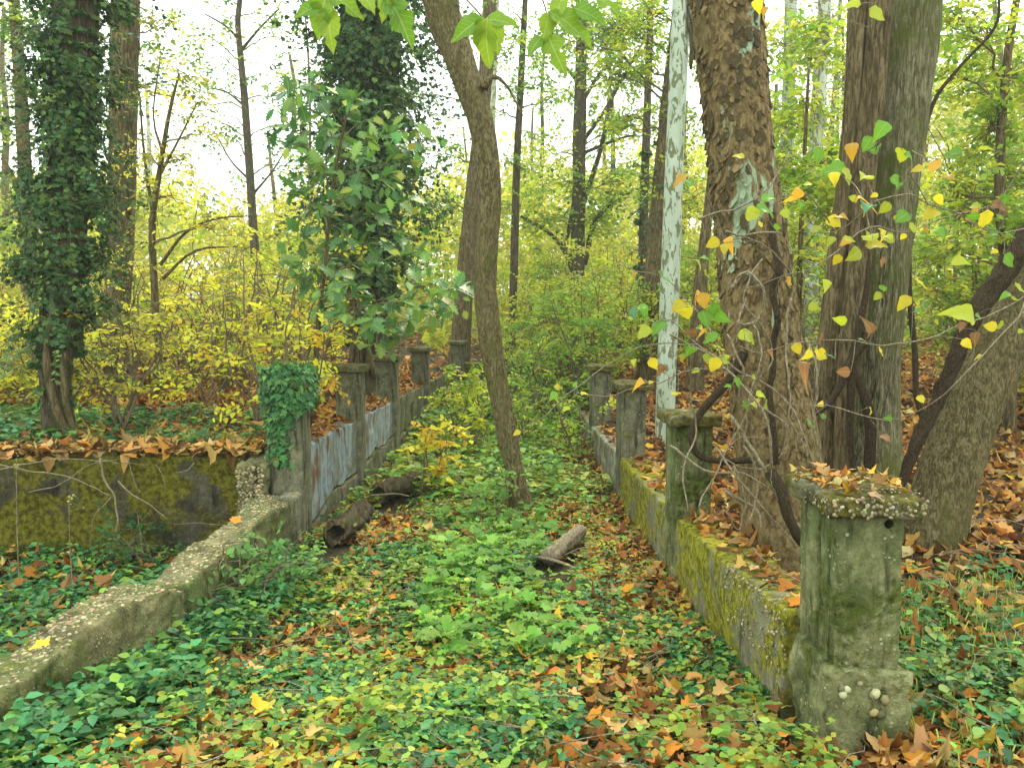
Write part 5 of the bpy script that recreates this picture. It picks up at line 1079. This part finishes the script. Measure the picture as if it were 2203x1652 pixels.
litter('terrace_litter', 16000, (-9, -1.2), (6.6, 16), .11, T_maple(.14), 'tan dead leaves under the yellow shrubs on the terrace', lambda x, y: np.where((y > 6.7) & ~on_path(x, y), .9, 0), .01, .04)
litter('slope_litter', 26000, (1.4, 9), (2.0, 18), .105, T_maple(.14), 'orange brown dead leaves covering the slope behind the mossy wall', lambda x, y: np.where(x > XR + .28, np.where(y < 4.6, .75, 1.0), 0), .01, .045)
litter('far_litter', 14000, (-14, 16), (13, 32), .16, T_oval(.4), 'brown leaf floor of the wood far behind', None, .01, .05)
# on top of the walls and caps
def top_litter(name, n, xs, ys, zs, size, label, wts=LITW):
    m_ = n; nr = np.tile(np.array((0, 0, 1.0)), (m_, 1)) + RNG.normal(size=(m_, 3)) * .12; mixed(name, np.stack([xs, ys, zs], 1), rdir(m_) * np.array((1, 1, .2)), nr, size * RNG.uniform(.45, 1.2, m_), pick(LIT, m_, .22, wts), label)
n = 1200; x = RNG.uniform(-8.4, -1.9, n); y = RNG.uniform(6.42, 6.95, n); top_litter('wall_top_litter', n, x, y, .475 + RNG.uniform(0, .05, n), .12, 'tan dead leaves heaped along the top of the retaining wall', [2, 3, 2, 4, 1.5, 1, 2, 2])
n = 420; y = RNG.uniform(3.3, 12.4, n); y = y[(np.abs(y - 5.4) > .2) & (np.abs(y - 7.8) > .2) & (np.abs(y - 10.2) > .2)]; n = len(y); x = XR + .06 + RNG.uniform(0, .2, n); top_litter('mossy_wall_litter', n, x, y, rtop(y) + .012 + RNG.uniform(0, .02, n), .085, 'dead leaves lying on top of the mossy wall')
n = 500; y = RNG.uniform(6.7, 14, n); x = XL(y) - RNG.uniform(.03, .3, n); top_litter('blue_wall_litter', n, x, y, .54 + RNG.uniform(0, .03, n), .09, 'rusty dead leaves on top of the blue washed wall', [3, 1, 4, 1, 3, 1, 1, .3])
n = 75; x = RNG.uniform(1.18, 1.5, n); y = RNG.uniform(2.84, 3.26, n); top_litter('cap_litter', n, x, y, .968 + RNG.uniform(0, .012, n), .05, 'small yellow and tan dead leaves on the cap of the large pillar', [1, 4, .5, 3, .2, 2, 1, 3])

def cover(name, n, xr, yr, size, pal, dens, label, hmax=.15, pairs=3, tpl=None, mt=None, stem=True):
    """low trailing plants: short shoots with pairs of leaves"""
    x = RNG.uniform(*xr, n * 3); y = RNG.uniform(yr[0] ** .5, yr[1] ** .5, n * 3) ** 2; k_ = ~in_wall(x, y) & (RNG.uniform(size=len(x)) < dens(x, y)); x = x[k_][:n]; y = y[k_][:n]; m_ = len(x)
    hh = hmax * RNG.uniform(.35, 1, m_) * (.75 + .5 * n2(x, y, 2.2, 2, 77)); z = H(x, y)
    pos = []; ax = []; nr = []; lean = RNG.normal(size=(m_, 2)) * .35; th0 = RNG.uniform(0, np.pi, m_)
    for k in range(pairs):
        f = (k + 1) / pairs; th = th0 + k * 1.45
        for sg in (0, np.pi):
            c, s_ = np.cos(th + sg), np.sin(th + sg); p = np.stack([x + lean[:, 0] * hh * f, y + lean[:, 1] * hh * f, z + hh * f + .01], 1)
            pos.append(p); ax.append(np.stack([c, s_, RNG.uniform(-.35, .45, m_)], 1)); nr.append(np.stack([RNG.normal(size=m_) * .35, RNG.normal(size=m_) * .35, np.ones(m_)], 1))
    pos = np.concatenate(pos); ax = np.concatenate(ax); nr = np.concatenate(nr); mm_ = len(pos)
    tone = np.tile(pick(pal, m_, .14), (pairs * 2, 1)) * (1 + RNG.normal(size=(mm_, 1)) * .14)
    V_, F_, C_ = leaves(tpl or T_oval(.33), pos, ax, nr, size * RNG.uniform(.4, 1.4, mm_), np.clip(tone, .004, .9)); o = obj(name, mesh_of(name, V_, F_, mt or ML_vinca, True, C_)); meta(o, label, 'ground cover', None, 'stuff')
VIN = [(.04, .16, .045), (.06, .22, .065), (.025, .09, .025), (.10, .26, .05), (.20, .33, .04), (.06, .13, .02), (.06, .23, .08)]
def dv1(x, y): return np.where(on_path(x, y), np.clip(.42 + 2.0 * n2(x, y, 1.9, 3, 55) - .55 * sst(.35, .8, x) * sst(3.6, 5, y) - .6 * sst(5.6, 7.4, y) , .03, 1), 0)
cover('periwinkle_on_path', 14500, (-2.0, 1.2), (2.1, 8.5), .041, VIN, dv1, 'glossy periwinkle carpet with teal green leaves on the path floor')
cover('periwinkle_in_basin', 5500, (-6, -1.6), (2.5, 6.4), .055, VIN, lambda x, y: np.where(on_path(x, y), 0, np.clip(.75 + .8 * n2(x, y, 1.1, 3, 56), 0, 1)), 'dark green ground ivy filling the sunken corner before the retaining wall')
cover('periwinkle_by_pillar', 1700, (1.4, 3.8), (2.1, 4.6), .045, VIN + [(.16, .26, .05), (.2, .28, .06)], lambda x, y: np.where(x > 1.45, np.clip(.5 + 1.0 * n2(x, y, 1.5, 3, 57) - .5 * sst(3.4, 4.6, y), 0, 1), 0), 'sparse green ground cover beside the large pillar')
cover('creeper_on_terrace', 1300, (-7, -2), (6.7, 9), .07, VIN + [(.12, .22, .05)], lambda x, y: np.clip(.4 + 1.1 * n2(x, y, .8, 3, 58) + .4 * sst(-3, -4.5, x), 0, 1), 'green creeper patches on the terrace ground', .2)
cover('creeper_on_far_path', 1900, (-1.4, 1.1), (7.5, 15), .085, [(.16, .32, .06), (.24, .40, .06), (.12, .26, .05), (.36, .42, .06)], lambda x, y: np.where(on_path(x, y), np.clip(.65 + n2(x, y, .8, 3, 59) - .7 * sst(.5, .9, x) * sst(11, 9, y), 0, 1), 0), 'bright green low plants where the path narrows between the walls', .3)
cover('seedlings_on_path', 620, (-.7, .75), (3.9, 7.2), .062, [(.20, .42, .06), (.28, .46, .07), (.17, .36, .06)], lambda x, y: np.clip(1 - ((x - .02) / .55) ** 2, 0, 1) * .8, 'bright green maple seedlings in the middle of the path', .26, 2, T_maple(.1), ML)
cover('periwinkle_by_low_wall', 1500, (-1.9, -1.2), (2.6, 5.8), .05, VIN, lambda x, y: np.where((x > XL(y)) & (x < XL(y) + .32), 1, 0), 'taller periwinkle crowding the foot of the low broken wall', .27, 5)
cover('herbs_on_path', 4800, (-1.7, 1.1), (2.2, 9), .036, [(.26, .42, .06), (.36, .48, .08), (.20, .36, .06), (.50, .48, .06)], lambda x, y: np.where(on_path(x, y), np.clip(.5 + 1.6 * n2(x, y, 2.6, 3, 91), 0, 1), 0), 'small pale green herbs pushing up through the path carpet', .2, 3, T_oval(.38), ML)
B = Bag()
for e in range(420):
    x0, y0 = RNG.uniform(-1.7, 1.0), RNG.uniform(1.5, 2.8) ** 2
    if e % 4 == 0: x0, y0 = RNG.uniform(1.5, 3.6), RNG.uniform(2.3, 6)
    L = RNG.uniform(.12, .6); th = RNG.uniform(0, 6.28); xx = x0 + np.linspace(0, L, 7) * math.cos(th) + np.cumsum(RNG.normal(size=7)) * .02; yy = y0 + np.linspace(0, L, 7) * math.sin(th) + np.cumsum(RNG.normal(size=7)) * .02
    if in_wall(xx, yy).any(): continue
    zz = H(xx, yy) + RNG.uniform(.03, .12) + np.sin(np.linspace(0, 3.1, 7)) * RNG.uniform(0, .08); V_, F_ = tube(np.stack([xx, yy, zz], 1), np.linspace(1, .5, 7) * RNG.uniform(.0012, .004), 5); B.add(V_, F_)
V_, F_ = B.get(); meta(obj('twig_litter', mesh_of('twig_litter', V_, F_, MB_vine, True)), 'thin dead twigs and trailing runners over the ground cover', 'twigs', None, 'stuff')
# grass tufts beside the pillar
n = 9000; x = RNG.uniform(1.5, 3.6, n); y = RNG.uniform(2.1, 4.4, n); z = H(x, y)
V_, F_, C_ = leaves((np.array([(-.02, 0, 0), (.02, 0, 0), (.012, .6, .12), (-.012, .6, .12), (0, 1, .3)]), [np.array([(0, 1, 2, 3)])]), np.stack([x, y, z], 1), rdir(n, 1.3), rdir(n), .16 * RNG.uniform(.5, 1.3, n), pick([(.3, .42, .07), (.45, .46, .12), (.2, .34, .06)], n, .2)); meta(obj('grass', mesh_of('grass', V_, F_, ML, False, C_)), 'thin pale grass blades beside the large pillar', 'grass', None, 'stuff')
# small leafy weeds
for k, (lab, px, Y_, hg, pal, nt_, sz) in enumerate([('tall leafy weed with pale green leaves in front of the broken low wall', 520, 4.9, .5, [(.14, .30, .08), (.2, .36, .08)], 60, .055), ('low leafy weed at the gap in the broken wall', 470, 4.6, .34, [(.12, .27, .08), (.17, .32, .09)], 40, .05),
    ('seedling bush with bright yellow leaves in front of the blue wall', 905, 7.9, .75, YEL[:2] + [(.7, .45, .03)], 46, .085), ('yellow green weed behind the curved tree', 1010, 9.5, .8, YGR, 70, .07), ('green leafy weed at the foot of the curved tree', 1080, 6.9, .45, [(.18, .36, .07), (.25, .42, .06)], 40, .06),
    ('bushy green weed beside the blue wall end', 985, 10.5, 1.0, YGR + YEL[:1], 110, .07), ('yellow leaved twigs overhanging the second pillar', 790, 7.2, 1.35, YEL[:2] + [(.7, .42, .03)], 60, .07), ('ivy clump climbing at the corner of the sunken ground', 310, 6.2, .3, DGR + VIN, 50, .05)]):
    x = (px - 1065) / F * Y_
    if k == 6: x = float(XL(Y_)) - .5
    shrub(lab, px, Y_, hg, .28 if k != 6 else .5, nt_, sz, pal, None, None, 7, .22, 'weed', 4, None, x)

for k, (px, Y_, hg) in enumerate([(1120, 10.4, .8), (1205, 11.3, 1.0), (1160, 12.3, 1.2), (1235, 9.6, .7), (1100, 13.2, 1.3), (1215, 13.5, 1.5), (1180, 14.3, 1.6), (1130, 14.0, 1.2), (1040, 11.6, .9), (1250, 12.2, 1.3), (1225, 14.6, 1.8), (1095, 11.4, .9)]):
    shrub('light green %s weed standing on the far path, %s' % ('knee high' if hg < 1.0 else ('waist high' if hg < 1.4 else 'tall'), 'beside the curved tree' if px < 1110 else ('in the middle' if px < 1190 else 'toward the narrow pillars')), px, Y_, hg, .32 + hg * .12, 60, .06, YGR + [(.3, .45, .05), (.2, .38, .05)], None, 'light green weeds crowding the far path', 7, .3, 'weed', 5)
# ------------------------------------------------------------------ single fallen leaves, the ones that show largest
lm_ = []
FC = [('tan', (.50, .30, .11)), ('orange', (.62, .23, .03)), ('rusty brown', (.32, .11, .03)), ('golden', (.68, .38, .03)), ('dark brown', (.16, .065, .025))]
for nme, c in FC:
    for v in range(3):
        V_, F_ = lobed([.3, .7, 1.1][v], [.5, 1.4, 2.2][v], .8, True, [.1, .4, .3][v]); k = len(V_)
        stv = np.array([(-.02, .05, 0), (.02, .05, 0), (.015, -.42, .08), (-.015, -.42, .08)]); V2 = np.vstack([V_, stv])
        me = mesh_of('fallen_leaf', V2, F_ + [np.array([(k, k + 1, k + 2, k + 3)])], ML_dry, True, np.tile(np.array(c) * RNG.uniform(.85, 1.15), (len(F_[0]) + len(F_[1]) + 1, 1))); lm_.append((nme, me))
def fallen(p, s, idx, label, group=None, yaw=None, tilt=.35):
    yaw = RNG.uniform(0, 6.28) if yaw is None else yaw; a = np.array((math.cos(yaw), math.sin(yaw), RNG.normal() * .12)); nr = np.array((RNG.normal() * tilt, RNG.normal() * tilt - .15, 1))
    o = place_leaf(lm_[idx][1], None, p, a, nr, s, 'fallen_leaf'); meta(o, label, 'leaf', group)
def at_ground(px, py, dz=0):
    d = P(px, py, 1.0) - np.array((0, 0, EYE)); Ys = np.linspace(2, 14, 900); xs = d[0] * Ys; zs = EYE + d[2] * Ys; g = H(xs, Ys) + dz; k = np.argmax(zs < g); return np.array((xs[k], Ys[k], g[k]))
def on_top_of(px, py, z):
    d = P(px, py, 1.0) - np.array((0, 0, EYE)); t_ = (z - EYE) / d[2]; return np.array((d[0] * t_, t_, z))
for (px, py, z, s, ix, lab) in [(88, 1392, .27, .085, 9, 'golden orange leaf lying on the low broken wall'), (100, 1578, None, .12, 3, 'big orange maple leaf with pointed lobes at the lower corner'), (497, 1122, .24, .085, 3, 'vivid orange red leaf on the second piece of low wall'), (250, 1620, None, .12, 4, 'broad orange leaf low among the periwinkle near the corner leaf'),
        (1660, 1250, .36, .085, 0, 'flat tan leaf on the mossy wall top'), (1695, 1290, .37, .08, 4, 'orange leaf curled at the pillar end of the mossy wall'), (1610, 1225, .34, .09, 1, 'pale leaf lying flat on the mossy wall top'), (1725, 1298, .39, .07, 3, 'bright orange scrap of leaf against the large pillar')]:
    p = at_ground(px, py, .09) if z is None else on_top_of(px, py, z + .02); fallen(p, s, ix, lab)
N_ = 0
while N_ < 280:
    zone = RNG.choice(3, p=[.66, .12, .22])
    x, y = [(RNG.uniform(-1.7, 1.1), RNG.uniform(1.65, 2.6) ** 2), (RNG.uniform(-4, -1.9), RNG.uniform(3, 6.2)), (RNG.uniform(1.5, 3.8), RNG.uniform(1.55, 2.5) ** 2)][zone]
    if in_wall(np.array([x]), np.array([y]))[0] or (zone == 0 and not on_path(np.array([x]), np.array([y]))[0]): continue
    if zone == 0 and RNG.uniform() > .45 + .6 * n2(x, y, 1.1, 2, 31)[0] + .4 * (x > .4): continue
    ix = int(RNG.choice(15, p=np.repeat([.27, .22, .28, .1, .13], 3) / 3)); nm_ = lm_[ix][0]
    z_ = h1(x, y) + RNG.uniform(.05, .13) * (1 if zone < 2 else .5)
    s_ = RNG.uniform(.065, .115); ppx = x / y * F + 1065
    form = ['flat', 'wavy', 'cupped'][ix % 3]; big = 'small' if s_ < .08 else ('broad' if s_ > .1 else 'middling')
    if zone == 0: plc = ('beside the large pillar foot' if (y < 3.6 and x > .75) else 'under the mossy wall' if x > .75 else 'by the low broken wall' if (x < -1.15 and y < 5.6) else 'near the pale broken log' if (y > 4.9 and x > .1) else 'between the hollow log and seedlings' if y > 5 else 'in the middle of the path carpet' if y > 3.8 else ('at the lower edge, path centre' if abs(x) < .4 else 'at the lower edge, path side'))
    elif zone == 1: plc = 'in the sunken corner, ' + ('below the dry vine' if y > 4.8 else 'behind the low broken wall')
    else: plc = 'on the litter ' + ('by the leaning trunk foot' if y > 4.4 else ('right behind the large pillar' if ppx < 2080 else 'past the large pillar'))
    fallen((x, y, z_), s_, ix, '%s %s %s leaf %s' % (big, form, nm_, plc), 'single %s leaves, %s' % (nm_, ['on the path', 'in the sunken corner', 'beyond the mossy wall'][zone])); N_ += 1
# tell look-alikes apart by how near they stand
from collections import defaultdict
dd_ = defaultdict(list)
for o in S.objects:
    if o.parent is None and o.get('group') and o.get('label'): dd_[o['label']].append(o)
for lb, os_ in dd_.items():
    if 2 <= len(os_) <= 12:
        os_.sort(key=lambda o: o.location.y); nm_ = {2: ['nearer', 'farther'], 3: ['nearest', 'middle', 'farthest'], 4: ['nearest', 'second', 'third', 'farthest']}.get(len(os_)) or ['nearest', 'second', 'third', 'fourth', 'fifth', 'sixth', 'seventh', 'eighth', 'ninth', 'tenth', 'eleventh', 'twelfth'][:len(os_)]
        for o, wd in zip(os_, nm_): o['label'] = lb + ', ' + wd + (' one' if len(os_) < 4 else '')
print('TRIS', sum(sum(len(p_.vertices) - 2 for p_ in ()) for _ in ()), sum(len(me.loops) - 2 * len(me.polygons) for me in bpy.data.meshes), 'objs', len(S.objects))
